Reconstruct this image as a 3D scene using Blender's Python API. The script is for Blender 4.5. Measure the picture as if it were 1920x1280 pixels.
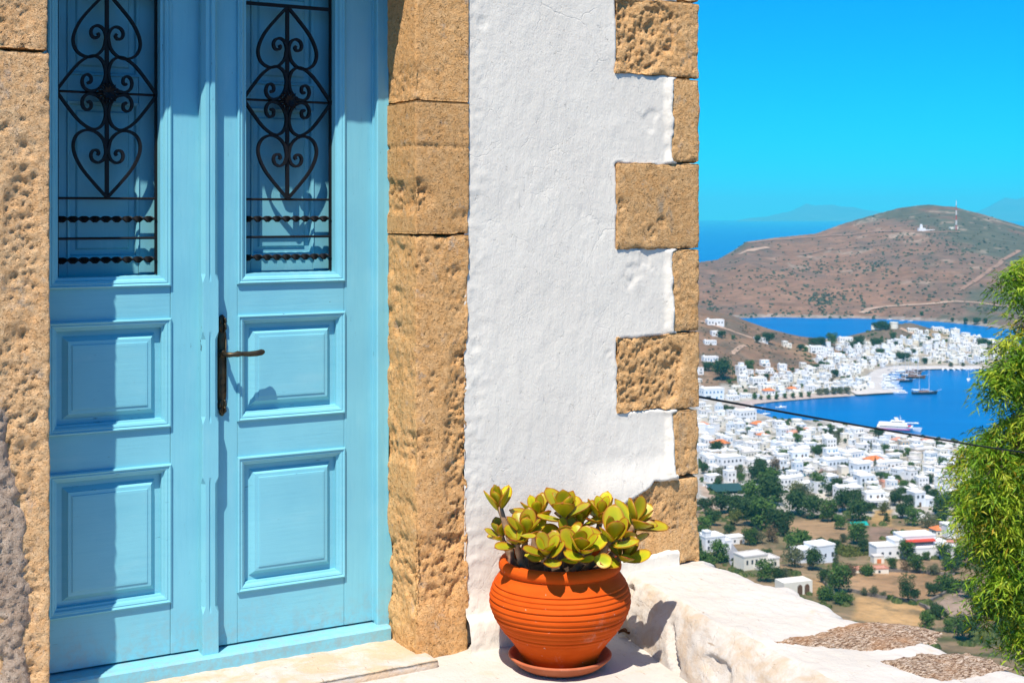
import bpy, bmesh, math, random
import numpy as np
from mathutils import Vector, Matrix

for o in list(bpy.data.objects):
    bpy.data.objects.remove(o, do_unlink=True)
SC = bpy.context.scene
COL = SC.collection
RAD = math.radians
rng = np.random.default_rng(11)
random.seed(11)

# ------------------------------------------------------------------ camera
EYE = 1.43
LENS_PX = 2560.0          # 48 mm on a 36 mm wide sensor, in pixels of a 1920 px wide picture
HORIZ = 402.0             # row of the eye-level horizon
cam_d = bpy.data.cameras.new('camera')
cam_d.lens = 48.0
cam_d.sensor_width = 36.0
cam_d.shift_y = -238.0 / 1920.0
cam_d.clip_start = 0.05
cam_d.clip_end = 120000.0
cam_d.dof.use_dof = True
cam_d.dof.focus_distance = 4.75
cam_d.dof.aperture_fstop = 10.0
cam = bpy.data.objects.new('camera', cam_d)
COL.objects.link(cam)
cam.location = (0, 0, EYE)
cam.rotation_euler = (RAD(90), 0, 0)
SC.camera = cam

# ------------------------------------------------------------------ house frame (x along the facade, y into the wall, z up)
HANG = RAD(30.59)
HC, HS = math.cos(HANG), math.sin(HANG)
HLOC = Vector((-0.99, 4.6, 0.0))
def h2w(x, y, z=0.0):
    return (HLOC.x + HC*x - HS*y, HLOC.y + HS*x + HC*y, z)
def w2h(X, Y):
    dx, dy = X-HLOC.x, Y-HLOC.y
    return (HC*dx + HS*dy, -HS*dx + HC*dy)

# ------------------------------------------------------------------ sun and sky
lu, ln_, lz = 1.0, 1.0, 2.40                       # light travels along the facade, into it, and down
LDIR = Vector((HC*lu - HS*ln_, HS*lu + HC*ln_, -lz)).normalized()
to_sun = -LDIR
sun_el = math.asin(to_sun.z)
sun_rot = math.atan2(to_sun.x, to_sun.y)
sd = bpy.data.lights.new('sun', 'SUN')
sd.energy = 5.0
sd.angle = RAD(0.53)
sd.color = (1.0, 0.93, 0.83)
sun = bpy.data.objects.new('sun', sd)
COL.objects.link(sun)
sun.rotation_euler = to_sun.to_track_quat('Z', 'Y').to_euler()
sun.location = (-4, -8, 14)

W = bpy.data.worlds.new('World')
SC.world = W
W.use_nodes = True
wn, wl = W.node_tree.nodes, W.node_tree.links
bg = wn['Background']
sky = wn.new('ShaderNodeTexSky')
sky.sky_type = 'NISHITA'
sky.sun_disc = False
sky.sun_elevation = sun_el
sky.sun_rotation = sun_rot
sky.altitude = 150
sky.air_density = 1.0
sky.dust_density = 0.0
sky.ozone_density = 4.0
tint = wn.new('ShaderNodeMix')
tint.data_type = 'RGBA'
tint.blend_type = 'MULTIPLY'
tint.inputs[0].default_value = 1.0
tint.inputs[7].default_value = (0.005, 0.80, 1.40, 1)
wl.new(sky.outputs[0], tint.inputs[6])
wl.new(tint.outputs[2], bg.inputs[0])
bg.inputs[1].default_value = 0.088
SC.view_settings.view_transform = 'Standard'
SC.view_settings.look = 'None'
SC.view_settings.gamma = 1.0
SC.view_settings.use_curve_mapping = False
SC.view_settings.exposure = 0.42
SC.render.engine = 'CYCLES'
SC.cycles.use_denoising = True
SC.cycles.max_bounces = 6
SC.cycles.diffuse_bounces = 2
SC.cycles.glossy_bounces = 2
SC.cycles.transmission_bounces = 2
SC.cycles.volume_bounces = 0
SC.cycles.transparent_max_bounces = 4
SC.cycles.caustics_reflective = False
SC.cycles.caustics_refractive = False

# ------------------------------------------------------------------ noise
def _hash(ix, iy, iz, seed):
    h = (ix.astype(np.uint32)*np.uint32(374761393) + iy.astype(np.uint32)*np.uint32(668265263)
         + iz.astype(np.uint32)*np.uint32(2147483647 & 0x5bd1e995) + np.uint32(seed*1013904223 & 0xffffffff))
    h = (h ^ (h >> np.uint32(13)))*np.uint32(1274126177)
    h = (h ^ (h >> np.uint32(16)))*np.uint32(2246822519)
    h = h ^ (h >> np.uint32(15))
    return h.astype(np.float64)/4294967295.0
def vnoise(P, scale, seed=0):
    P = np.asarray(P, float)*scale + 1000.37
    I = np.floor(P).astype(np.int64)
    f = P - I
    f = f*f*f*(f*(f*6-15)+10)
    out = 0
    for dx in (0, 1):
        wx = f[:, 0] if dx else 1-f[:, 0]
        for dy in (0, 1):
            wy = f[:, 1] if dy else 1-f[:, 1]
            for dz in (0, 1):
                wz = f[:, 2] if dz else 1-f[:, 2]
                out = out + wx*wy*wz*_hash(I[:, 0]+dx, I[:, 1]+dy, I[:, 2]+dz, seed)
    return out*2-1
def fbm(P, scale, octv=4, seed=0, gain=0.5):
    a, s, t, n = 1.0, scale, 0.0, 0.0
    for k in range(octv):
        t = t + a*vnoise(P, s, seed+k*7)
        n += a
        a *= gain
        s *= 2.03
    return t/n
def worley(P, scale, seed=0):
    P = np.asarray(P, float)*scale + 500.11
    I = np.floor(P).astype(np.int64)
    best = np.full(len(P), 9.0)
    for dx in (-1, 0, 1):
        for dy in (-1, 0, 1):
            for dz in (-1, 0, 1):
                c = I + np.array([dx, dy, dz])
                q = np.stack([c[:, k] + _hash(c[:, 0], c[:, 1], c[:, 2], seed+k*31+1) for k in range(3)], 1)
                best = np.minimum(best, ((P-q)**2).sum(1))
    return np.sqrt(best)
def sstep(a, b, x):
    t = np.clip((x-a)/(b-a), 0, 1)
    return t*t*(3-2*t)

# ------------------------------------------------------------------ object helpers
def tag(o, label=None, cat=None, group=None, kind=None):
    if label: o['label'] = label
    if cat: o['category'] = cat
    if group: o['group'] = group
    if kind: o['kind'] = kind
    return o
def link(o, parent=None):
    COL.objects.link(o)
    if parent is not None: o.parent = parent
    return o
def empty(name, loc=(0, 0, 0), rz=0.0):
    o = bpy.data.objects.new(name, None)
    o.empty_display_size = 0.2
    o.location = loc
    o.rotation_euler = (0, 0, rz)
    return link(o)
def mesh(name, V, F, mats, smooth=False, colors=None, midx=None):
    m = bpy.data.meshes.new(name)
    V = np.asarray(V, float)
    m.from_pydata(V.tolist(), [], F if isinstance(F, list) else np.asarray(F).tolist())
    if not isinstance(mats, (list, tuple)): mats = [mats]
    for a in mats: m.materials.append(a)
    if midx is not None: m.polygons.foreach_set('material_index', np.asarray(midx, np.int32))
    if smooth: m.polygons.foreach_set('use_smooth', np.ones(len(m.polygons), bool))
    if colors is not None:
        ca = m.color_attributes.new('col', 'FLOAT_COLOR', 'POINT')
        c = np.ones((len(V), 4)); c[:, :3] = colors
        ca.data.foreach_set('color', c.ravel())
    m.update()
    return m
def obj(name, me, parent=None):
    return link(bpy.data.objects.new(name, me), parent)
def mo(name, V, F, mats, parent=None, smooth=False, colors=None, midx=None):
    return obj(name, mesh(name, V, F, mats, smooth, colors, midx), parent)

class MB:
    """collects simple shapes into one mesh"""
    def __init__(s): s.V, s.F, s.S = [], [], []
    def add(s, V, F, slot=0):
        n = len(s.V)
        s.V += [tuple(map(float, v)) for v in V]
        s.F += [tuple(int(i)+n for i in f) for f in F]
        s.S += [slot]*len(F)
        return s
    def box(s, x0, x1, y0, y1, z0, z1, b=0.0, slot=0):
        if b <= 0:
            V = [(x, y, z) for x in (x0, x1) for y in (y0, y1) for z in (z0, z1)]
            return s.add(V, [(0, 1, 3, 2), (4, 6, 7, 5), (0, 4, 5, 1), (2, 3, 7, 6), (0, 2, 6, 4), (1, 5, 7, 3)], slot)
        b = min(b, (x1-x0)*.45, (y1-y0)*.45, (z1-z0)*.45)
        bm = bmesh.new()
        bmesh.ops.create_cube(bm, size=1.0)
        for v in bm.verts:
            v.co = Vector(((x0+x1)/2+v.co.x*(x1-x0), (y0+y1)/2+v.co.y*(y1-y0), (z0+z1)/2+v.co.z*(z1-z0)))
        bmesh.ops.bevel(bm, geom=bm.edges[:], offset=b, segments=1, affect='EDGES')
        bm.verts.index_update()
        V = [v.co[:] for v in bm.verts]; F = [[v.index for v in f.verts] for f in bm.faces]
        bm.free()
        return s.add(V, F, slot)
    def cyl(s, p, q, r0, r1=None, n=10, slot=0, caps=True):
        r1 = r0 if r1 is None else r1
        p, q = Vector(p), Vector(q)
        d = (q-p).normalized()
        a = d.orthogonal().normalized(); b = d.cross(a)
        V = []
        for c, r in ((p, r0), (q, r1)):
            for k in range(n):
                t = 2*math.pi*k/n
                V.append(c + a*(math.cos(t)*r) + b*(math.sin(t)*r))
        F = [(k, (k+1) % n, n+(k+1) % n, n+k) for k in range(n)]
        if caps: F += [tuple(range(n-1, -1, -1)), tuple(range(n, 2*n))]
        return s.add(V, F, slot)
    def loft(s, rings, slot=0, caps=True, closed=True):
        n = len(rings[0]); V = [p for r in rings for p in r]; F = []
        for i in range(len(rings)-1):
            for k in range(n if closed else n-1):
                F.append((i*n+k, i*n+(k+1) % n, (i+1)*n+(k+1) % n, (i+1)*n+k))
        if caps: F += [tuple(range(n-1, -1, -1)), tuple((len(rings)-1)*n+k for k in range(n))]
        return s.add(V, F, slot)
    def lathe(s, prof, n=40, slot=0, c=(0, 0), closed_bottom=False):
        V = []
        for r, z in prof:
            for k in range(n):
                t = 2*math.pi*k/n
                V.append((c[0]+r*math.cos(t), c[1]+r*math.sin(t), z))
        F = []
        for i in range(len(prof)-1):
            for k in range(n):
                F.append((i*n+k, i*n+(k+1) % n, (i+1)*n+(k+1) % n, (i+1)*n+k))
        return s.add(V, F, slot)
    def sweep(s, path, w, d, slot=0):
        """flat bar along a path in the xz plane; w across the path in plane, d along y"""
        P = np.asarray(path, float); n = len(P)
        T = np.gradient(P, axis=0); T /= np.linalg.norm(T, axis=1)[:, None]+1e-9
        rings = []
        for i in range(n):
            nx, nz = -T[i, 1], T[i, 0]
            x, z, y = P[i, 0], P[i, 1], P[i, 2] if P.shape[1] > 2 else 0
            rings.append([(x+nx*w/2, y-d/2, z+nz*w/2), (x+nx*w/2, y+d/2, z+nz*w/2),
                          (x-nx*w/2, y+d/2, z-nz*w/2), (x-nx*w/2, y-d/2, z-nz*w/2)])
        return s.loft(rings, slot)
    def tube(s, path, radii, n=8, slot=0):
        P = [Vector(p) for p in path]
        if not hasattr(radii, '__len__'): radii = [radii]*len(P)
        rings = []; ref = None
        for i, p in enumerate(P):
            t = (P[min(i+1, len(P)-1)]-P[max(i-1, 0)]).normalized()
            if ref is None: ref = t.orthogonal().normalized()
            ref = (ref - t*ref.dot(t)).normalized()
            b = t.cross(ref)
            rings.append([p + (ref*math.cos(2*math.pi*k/n) + b*math.sin(2*math.pi*k/n))*radii[i] for k in range(n)])
        return s.loft(rings, slot)
    def mesh(s, name, mats, smooth=False):
        return mesh(name, s.V, s.F, mats, smooth, midx=s.S)
    def build(s, name, mats, parent=None, smooth=False):
        return obj(name, s.mesh(name, mats, smooth), parent)
def spline(pts, n=8):
    P = np.asarray(pts, float)
    P = np.vstack([2*P[0]-P[1], P, 2*P[-1]-P[-2]])
    out = []
    for i in range(1, len(P)-2):
        p0, p1, p2, p3 = P[i-1], P[i], P[i+1], P[i+2]
        for t in np.linspace(0, 1, n, endpoint=False):
            out.append(.5*((2*p1)+(-p0+p2)*t+(2*p0-5*p1+4*p2-p3)*t*t+(-p0+3*p1-3*p2+p3)*t**3))
    out.append(P[-2])
    return np.array(out)

# ------------------------------------------------------------------ materials
class NT:
    def __init__(s, name, rough=0.8, spec=0.3, metallic=0.0):
        s.m = bpy.data.materials.new(name)
        s.m.use_nodes = True
        s.n, s.l = s.m.node_tree.nodes, s.m.node_tree.links
        s.p = s.n['Principled BSDF']
        s.p.inputs['Roughness'].default_value = rough
        s.p.inputs['Specular IOR Level'].default_value = spec
        s.p.inputs['Metallic'].default_value = metallic
        s.tc = s.n.new('ShaderNodeTexCoord')
    def co(s, scale=(1, 1, 1), kind='Object'):
        m = s.n.new('ShaderNodeMapping'); m.inputs['Scale'].default_value = scale
        s.l.new(s.tc.outputs[kind], m.inputs['Vector']); return m.outputs[0]
    def noise(s, scale, detail=4, rough=.55, co=None, dist=0.0):
        t = s.n.new('ShaderNodeTexNoise')
        t.inputs['Scale'].default_value = scale; t.inputs['Detail'].default_value = detail
        t.inputs['Roughness'].default_value = rough; t.inputs['Distortion'].default_value = dist
        s.l.new(co if co is not None else s.tc.outputs['Object'], t.inputs['Vector']); return t.outputs[0]
    def voro(s, scale, feature='F1', co=None, rnd=1.0):
        t = s.n.new('ShaderNodeTexVoronoi'); t.feature = feature
        t.inputs['Scale'].default_value = scale; t.inputs['Randomness'].default_value = rnd
        s.l.new(co if co is not None else s.tc.outputs['Object'], t.inputs['Vector']); return t.outputs['Distance']
    def ramp(s, f, stops, const=False):
        r = s.n.new('ShaderNodeValToRGB')
        e = r.color_ramp.elements
        if const: r.color_ramp.interpolation = 'CONSTANT'
        while len(e) < len(stops): e.new(.5)
        for k, (p, c) in enumerate(stops):
            e[k].position = p
            e[k].color = (c, c, c, 1) if not hasattr(c, '__len__') else (*c, 1)
        s.l.new(f, r.inputs[0]); return r.outputs[0]
    def mix(s, f, a, b, mode='MIX'):
        m = s.n.new('ShaderNodeMix'); m.data_type = 'RGBA'; m.blend_type = mode
        for v, i in ((f, 0), (a, 6), (b, 7)):
            if hasattr(v, 'node'): s.l.new(v, m.inputs[i])
            else: m.inputs[i].default_value = v if i == 0 else (*v, 1)
        return m.outputs[2]
    def math(s, op, a, b=0.0):
        m = s.n.new('ShaderNodeMath'); m.operation = op
        for v, i in ((a, 0), (b, 1)):
            if hasattr(v, 'node'): s.l.new(v, m.inputs[i])
            else: m.inputs[i].default_value = v
        return m.outputs[0]
    def attr(s, name='col'):
        a = s.n.new('ShaderNodeAttribute'); a.attribute_name = name; return a.outputs['Color']
    def objrand(s):
        return s.n.new('ShaderNodeObjectInfo').outputs['Random']
    def hsv(s, c, h=.5, sat=1.0, val=1.0):
        t = s.n.new('ShaderNodeHueSaturation')
        for v, i in ((h, 0), (sat, 1), (val, 2)):
            if hasattr(v, 'node'): s.l.new(v, t.inputs[i])
            else: t.inputs[i].default_value = v
        s.l.new(c, t.inputs[4]); return t.outputs[0]
    def color(s, c):
        if hasattr(c, 'node'): s.l.new(c, s.p.inputs['Base Color'])
        else: s.p.inputs['Base Color'].default_value = (*c, 1)
        return s
    def rough(s, r): s.l.new(r, s.p.inputs['Roughness']); return s
    def bump(s, h, strength=.5, dist=.01):
        b = s.n.new('ShaderNodeBump')
        b.inputs['Strength'].default_value = strength; b.inputs['Distance'].default_value = dist
        s.l.new(h, b.inputs['Height'])
        prev = s.p.inputs['Normal'].links
        if prev: s.l.new(prev[0].from_socket, b.inputs['Normal'])
        s.l.new(b.outputs[0], s.p.inputs['Normal']); return s
    def translucent(s, c, f=.3):
        t = s.n.new('ShaderNodeBsdfTranslucent')
        if hasattr(c, 'node'): s.l.new(c, t.inputs[0])
        else: t.inputs[0].default_value = (*c, 1)
        x = s.n.new('ShaderNodeMixShader'); x.inputs[0].default_value = f
        s.l.new(s.p.outputs[0], x.inputs[1]); s.l.new(t.outputs[0], x.inputs[2])
        s.l.new(x.outputs[0], s.n['Material Output'].inputs[0]); return s

def plain(name, c, rough=.8, spec=.3, metallic=0.0, var=.12, vscale=3.0):
    t = NT(name, rough, spec, metallic)
    n = t.noise(vscale, 4)
    t.color(t.mix(t.ramp(n, [(.3, 0.0), (.7, 1.0)]), tuple(v*(1-var) for v in c), tuple(min(1, v*(1+var)) for v in c)))
    return t.m

# door paint
def paint(name, grain, k_=1.0):
    t = NT(name, .42, .4)
    g = t.noise(1.0, 5, .6, t.co(grain))
    big = t.noise(3.5, 3)
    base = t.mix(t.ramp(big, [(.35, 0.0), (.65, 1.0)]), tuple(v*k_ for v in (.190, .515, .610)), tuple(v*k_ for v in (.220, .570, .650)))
    base = t.mix(t.ramp(g, [(.30, .16), (.50, 0.0)]), base, (.10, .40, .52))
    chip = t.noise(1.0, 6, .7, t.co((grain[0]*1.3+9, 30, grain[2]*1.3+9)))
    loc = t.noise(2.3, 2)
    k = t.math('MULTIPLY', t.ramp(chip, [(.655, 0.0), (.69, 1.0)]), t.ramp(loc, [(.44, 0.0), (.58, 1.0)]))
    base = t.mix(k, base, (.045, .085, .095))
    sep = t.n.new('ShaderNodeSeparateXYZ'); t.l.new(t.tc.outputs['Object'], sep.inputs[0])
    low = t.ramp(t.math('ADD', sep.outputs[2], t.math('MULTIPLY', t.noise(7, 5, .7), .34)), [(.13, .55), (.30, 0.0)])
    base = t.mix(t.math('MULTIPLY', low, t.ramp(t.noise(30, 5, .7), [(.42, 0.0), (.62, 1.0)])), base, (.30, .36, .34))
    base = t.mix(t.ramp(t.noise(1.0, 5, .65, t.co((grain[0]*.12+4, 3, grain[2]*.12+4))), [(.55, 0.0), (.72, .35)]), base, (.30, .60, .66))
    t.color(base)
    t.bump(g, .16, .004)
    t.bump(t.noise(60, 3), .06, .002)
    t.rough(t.ramp(big, [(.3, .36), (.7, .52)]))
    return t.m
M = {}
M['paint_v'] = paint('blue_paint_upright', (90, 20, 5))
M['paint_shade'] = paint('shade_toned_shutter_paint', (90, 20, 5), .82)  # door paint darkened: shade of the recess put into the colour
M['paint_h'] = paint('blue_paint_level', (5, 20, 90))

# plaster
def plaster():
    t = NT('white_plaster', .9, .15)
    n1 = t.noise(4, 5); n2 = t.noise(26, 6, .65)
    base = t.mix(t.ramp(n1, [(.3, 0.0), (.7, 1.0)]), (.775, .715, .61), (.835, .775, .66))
    warp = t.co((1, 1, 1))
    wn_ = t.n.new('ShaderNodeTexNoise'); wn_.inputs['Scale'].default_value = 5; wn_.inputs['Detail'].default_value = 5
    t.l.new(t.tc.outputs['Object'], wn_.inputs['Vector'])
    va = t.n.new('ShaderNodeVectorMath'); va.operation = 'MULTIPLY_ADD'
    va.inputs[1].default_value = (.22, .22, .22)
    t.l.new(wn_.outputs[1], va.inputs[0]); t.l.new(warp, va.inputs[2])
    cr = t.voro(3.4, 'DISTANCE_TO_EDGE', va.outputs[0])
    line = t.ramp(cr, [(.0, 1.0), (.011, 0.0)])
    where = t.ramp(t.noise(2.6, 3, .5), [(.52, 0.0), (.60, 1.0)])
    crack = t.math('MULTIPLY', line, where)
    cr2 = t.voro(11, 'DISTANCE_TO_EDGE', va.outputs[0])
    where2 = t.ramp(t.noise(3.7, 3, .5, t.co((1.3, 1, .9))), [(.57, 0.0), (.63, 1.0)])
    crack2 = t.math('MULTIPLY', t.ramp(cr2, [(.0, 1.0), (.018, 0.0)]), where2)
    base = t.mix(t.math('MULTIPLY', crack, .16), base, (.45, .43, .38))
    spots = t.ramp(t.noise(14, 5, .7, t.co((1, 1, .5))), [(.68, 0.0), (.76, .55)])
    base = t.mix(spots, base, (.66, .57, .43))
    t.color(base)
    t.bump(t.noise(9, 5, .6, t.co((1, 1, .7))), .22, .010)
    t.bump(n2, .30, .005)
    t.bump(t.noise(1, 4, .6, t.co((60, 20, 7)), .5), .25, .004)
    t.bump(t.noise(70, 5, .7, t.co((1, 1, .6))), .45, .0040)
    t.bump(t.noise(190, 4, .7, t.co((1, 1, .6))), .50, .0024)
    chip = t.ramp(t.noise(34, 5, .7, t.co((1, 1, .7)), .5), [(.64, 0.0), (.67, 1.0)])
    t.bump(t.math('SUBTRACT', 1.0, chip), .55, .004)
    t.bump(t.math('SUBTRACT', 1.0, crack), .25, .004)
    t.bump(t.math('SUBTRACT', 1.0, crack2), .3, .003)
    return t.m
M['plaster'] = plaster()

def sandstone(name, a, b, c, gray=None, bump=1.0):
    t = NT(name, .92, .1)
    n = t.noise(5, 6, .62); f = t.noise(48, 5, .7)
    r = t.objrand()
    base = t.mix(t.ramp(n, [(.32, 0.0), (.68, 1.0)]), a, b)
    base = t.mix(t.ramp(f, [(.40, 0.0), (.72, .75)]), base, c)
    base = t.mix(t.ramp(t.noise(17, 5, .7), [(.60, 0.0), (.72, .6)]), base, (.50, .44, .36))
    base = t.mix(t.ramp(t.noise(105, 4, .7), [(.34, .42), (.47, 0.0)]), base, tuple(v*.5 for v in a))
    if gray:
        base = t.mix(t.ramp(t.noise(6, 5, .7, t.co((1.6, 1, .8))), [(.58, 0.0), (.70, .8)]), base, gray)
    base = t.hsv(base, .5, 1.0, t.math('ADD', .92, t.math('MULTIPLY', r, .16)))
    t.color(base)
    t.bump(t.noise(30, 6, .75), .35*bump, .010)
    wp = t.n.new('ShaderNodeTexNoise'); wp.inputs['Scale'].default_value = 40; wp.inputs['Detail'].default_value = 3
    t.l.new(t.tc.outputs['Object'], wp.inputs['Vector'])
    wv = t.n.new('ShaderNodeVectorMath'); wv.operation = 'MULTIPLY_ADD'; wv.inputs[1].default_value = (.03, .03, .03)
    t.l.new(wp.outputs[1], wv.inputs[0]); t.l.new(t.tc.outputs['Object'], wv.inputs[2])
    big = t.ramp(t.voro(52, 'F1', wv.outputs[0]), [(.10, 0.0), (.34, 1.0)])
    big = t.math('MAXIMUM', big, t.ramp(t.noise(13, 4, .6), [(.46, 1.0), (.60, 0.0)]))
    t.bump(big, .9*bump, .010)
    t.bump(t.ramp(t.voro(120, 'F1', wv.outputs[0]), [(.05, 0.0), (.36, 1.0)]), .85*bump, .0050)
    t.bump(t.noise(120, 5, .8), .9*bump, .0075)
    return t.m
M['stone_r'] = sandstone('ochre_sandstone', (.77, .395, .140), (.85, .470, .185), (.89, .57, .28))
M['stone_l'] = sandstone('pinkish_sandstone', (.78, .435, .190), (.86, .525, .255), (.90, .64, .37), (.42, .36, .31))
M['stone_q'] = sandstone('tan_sandstone', (.74, .395, .150), (.83, .480, .205), (.88, .58, .29), (.40, .33, .24))
M['mortar'] = sandstone('grey_rubble', (.56, .39, .27), (.72, .54, .39), (.84, .69, .54), (.40, .30, .24), 1.25)
def whitewash(name, stain, amount):  # limewash
    t = NT(name, .9, .12)
    n1 = t.noise(3, 5); n2 = t.noise(19, 6, .65)
    base = t.mix(t.ramp(n1, [(.3, 0.0), (.7, 1.0)]), (.53, .485, .425), (.61, .565, .505))
    st = t.ramp(t.noise(7.5, 7, .7, t.co((1, 1, 1.4)), .4), [(.60-amount*.12, 0.0), (.74-amount*.1, 1.0)])
    base = t.mix(t.math('MULTIPLY', st, .75), base, stain)
    st2 = t.ramp(t.noise(24, 5, .7, t.co((.5, 1, 1))), [(.66, 0.0), (.75, .7)])
    base = t.mix(st2, base, (.50, .40, .28))
    dash = t.ramp(t.noise(1.0, 4, .65, t.co((60, 13, 40)), .3), [(.655, 0.0), (.70, .8)])
    base = t.mix(dash, base, (.34, .25, .17))
    wq = t.n.new('ShaderNodeTexNoise'); wq.inputs['Scale'].default_value = 6; wq.inputs['Detail'].default_value = 5
    t.l.new(t.tc.outputs['Object'], wq.inputs['Vector'])
    wz = t.n.new('ShaderNodeVectorMath'); wz.operation = 'MULTIPLY_ADD'; wz.inputs[1].default_value = (.25, .25, .25)
    t.l.new(wq.outputs[1], wz.inputs[0]); t.l.new(t.tc.outputs['Object'], wz.inputs[2])
    fl_ = t.ramp(t.voro(9, 'DISTANCE_TO_EDGE', wz.outputs[0]), [(.0, 0.0), (.030, 1.0)])
    fl_ = t.math('MAXIMUM', fl_, t.ramp(t.noise(4, 3), [(.50, 1.0), (.58, 0.0)]))
    t.bump(fl_, .32, .005)
    t.color(base)
    t.bump(t.noise(8, 5, .6), .4, .015)
    t.bump(n2, .5, .006)
    t.bump(t.noise(34, 5, .7, None, .6), .5, .006)
    t.bump(t.noise(110, 4, .7), .6, .0035)
    return t.m
M['whitewash'] = whitewash('whitewash', (.58, .45, .31), .25)
M['whitewash_worn'] = whitewash('worn_whitewash', (.50, .375, .25), 1.35)
M['threshold'] = whitewash('worn_threshold_stone', (.62, .42, .24), 1.7)
def slatestone():
    t = NT('weathered_paving_stone', .9, .12)
    f = t.noise(95, 6, .8, t.co((.6, 1.4, 1)), .8)
    base = t.ramp(f, [(.38, (.055, .034, .024)), (.45, (.20, .115, .070)), (.51, (.50, .33, .20)), (.57, (.74, .61, .48))])
    e = t.ramp(t.noise(7, 4), [(.45, 0.0), (.62, .7)])
    base = t.mix(t.math('MULTIPLY', e, .75), base, (.50, .25, .11))
    t.color(base)
    t.bump(f, 1.0, .010)
    return t.m
M['slate'] = slatestone()
M['iron'] = plain('black_wrought_iron', (.006, .006, .007), .55, .25)
def bronze():
    t = NT('tarnished_bronze', .42, .5, .75)
    n = t.noise(60, 5, .65)
    t.color(t.ramp(n, [(.3, (.035, .030, .022)), (.55, (.085, .065, .036)), (.75, (.055, .085, .060))]))
    t.bump(n, .4, .002)
    return t.m
M['bronze'] = bronze()
def terracotta(name, a, b):
    t = NT(name, .75, .10)
    n = t.noise(9, 5, .6, t.co((1, 1, 3)))
    base = t.mix(t.ramp(n, [(.3, 0.0), (.7, 1.0)]), a, b)
    base = t.mix(t.ramp(t.noise(60, 3, .5), [(.725, 0.0), (.745, .7)]), base, (.70, .52, .40))
    lime = t.math('MULTIPLY', t.ramp(t.noise(16, 6, .75, t.co((1, 1, .6))), [(.56, 0.0), (.72, .8)]), t.ramp(t.noise(3.2, 2), [(.50, 0.0), (.66, .55)]))
    base = t.mix(lime, base, (.66, .40, .28))
    t.color(base)
    t.bump(t.noise(26, 3, .5, t.co((.25, .25, 5))), .25, .004)
    t.bump(t.noise(200, 3), .12, .001)
    return t.m
M['terracotta'] = terracotta('orange_terracotta', (.58, .073, .004), (.68, .100, .008))
M['saucer'] = terracotta('dull_terracotta', (.40, .105, .045), (.48, .145, .065))
M['soil'] = plain('dry_soil', (.06, .04, .028), .95, .1, 0, .4, 60)
def succ():
    t = NT('succulent_leaf', .36, .45)
    a = t.attr()
    r = t.objrand()
    c = t.hsv(a, t.math('ADD', .485, t.math('MULTIPLY', r, .03)), 1.0, t.math('ADD', .8, t.math('MULTIPLY', r, .4)))
    c = t.mix(t.ramp(t.noise(70, 4, .6), [(.58, 0.0), (.75, .35)]), c, (.45, .25, .04))
    t.color(c)
    t.bump(t.noise(90, 3), .12, .002)
    t.translucent(c, .38)
    return t.m
M['succ'] = succ()
M['bark_s'] = plain('succulent_stem', (.34, .21, .12), .85, .2, 0, .35, 60)
M['dry'] = plain('dry_leaf', (.22, .085, .03), .8, .2, 0, .3, 50)
M['cable'] = plain('black_cable', (.012, .012, .014), .6, .3)
M['dark_floor'] = plain('unseen_dark_stone', (.10, .095, .09), .9, .2, 0, .3, 6)  # dark tone for the unseen floor, keeps bounced light low

# ================================================================== HOUSE
house = empty('house', HLOC, HANG)
tag(house, 'whitewashed house with blue double door and rough sandstone corner blocks', 'house')

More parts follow.
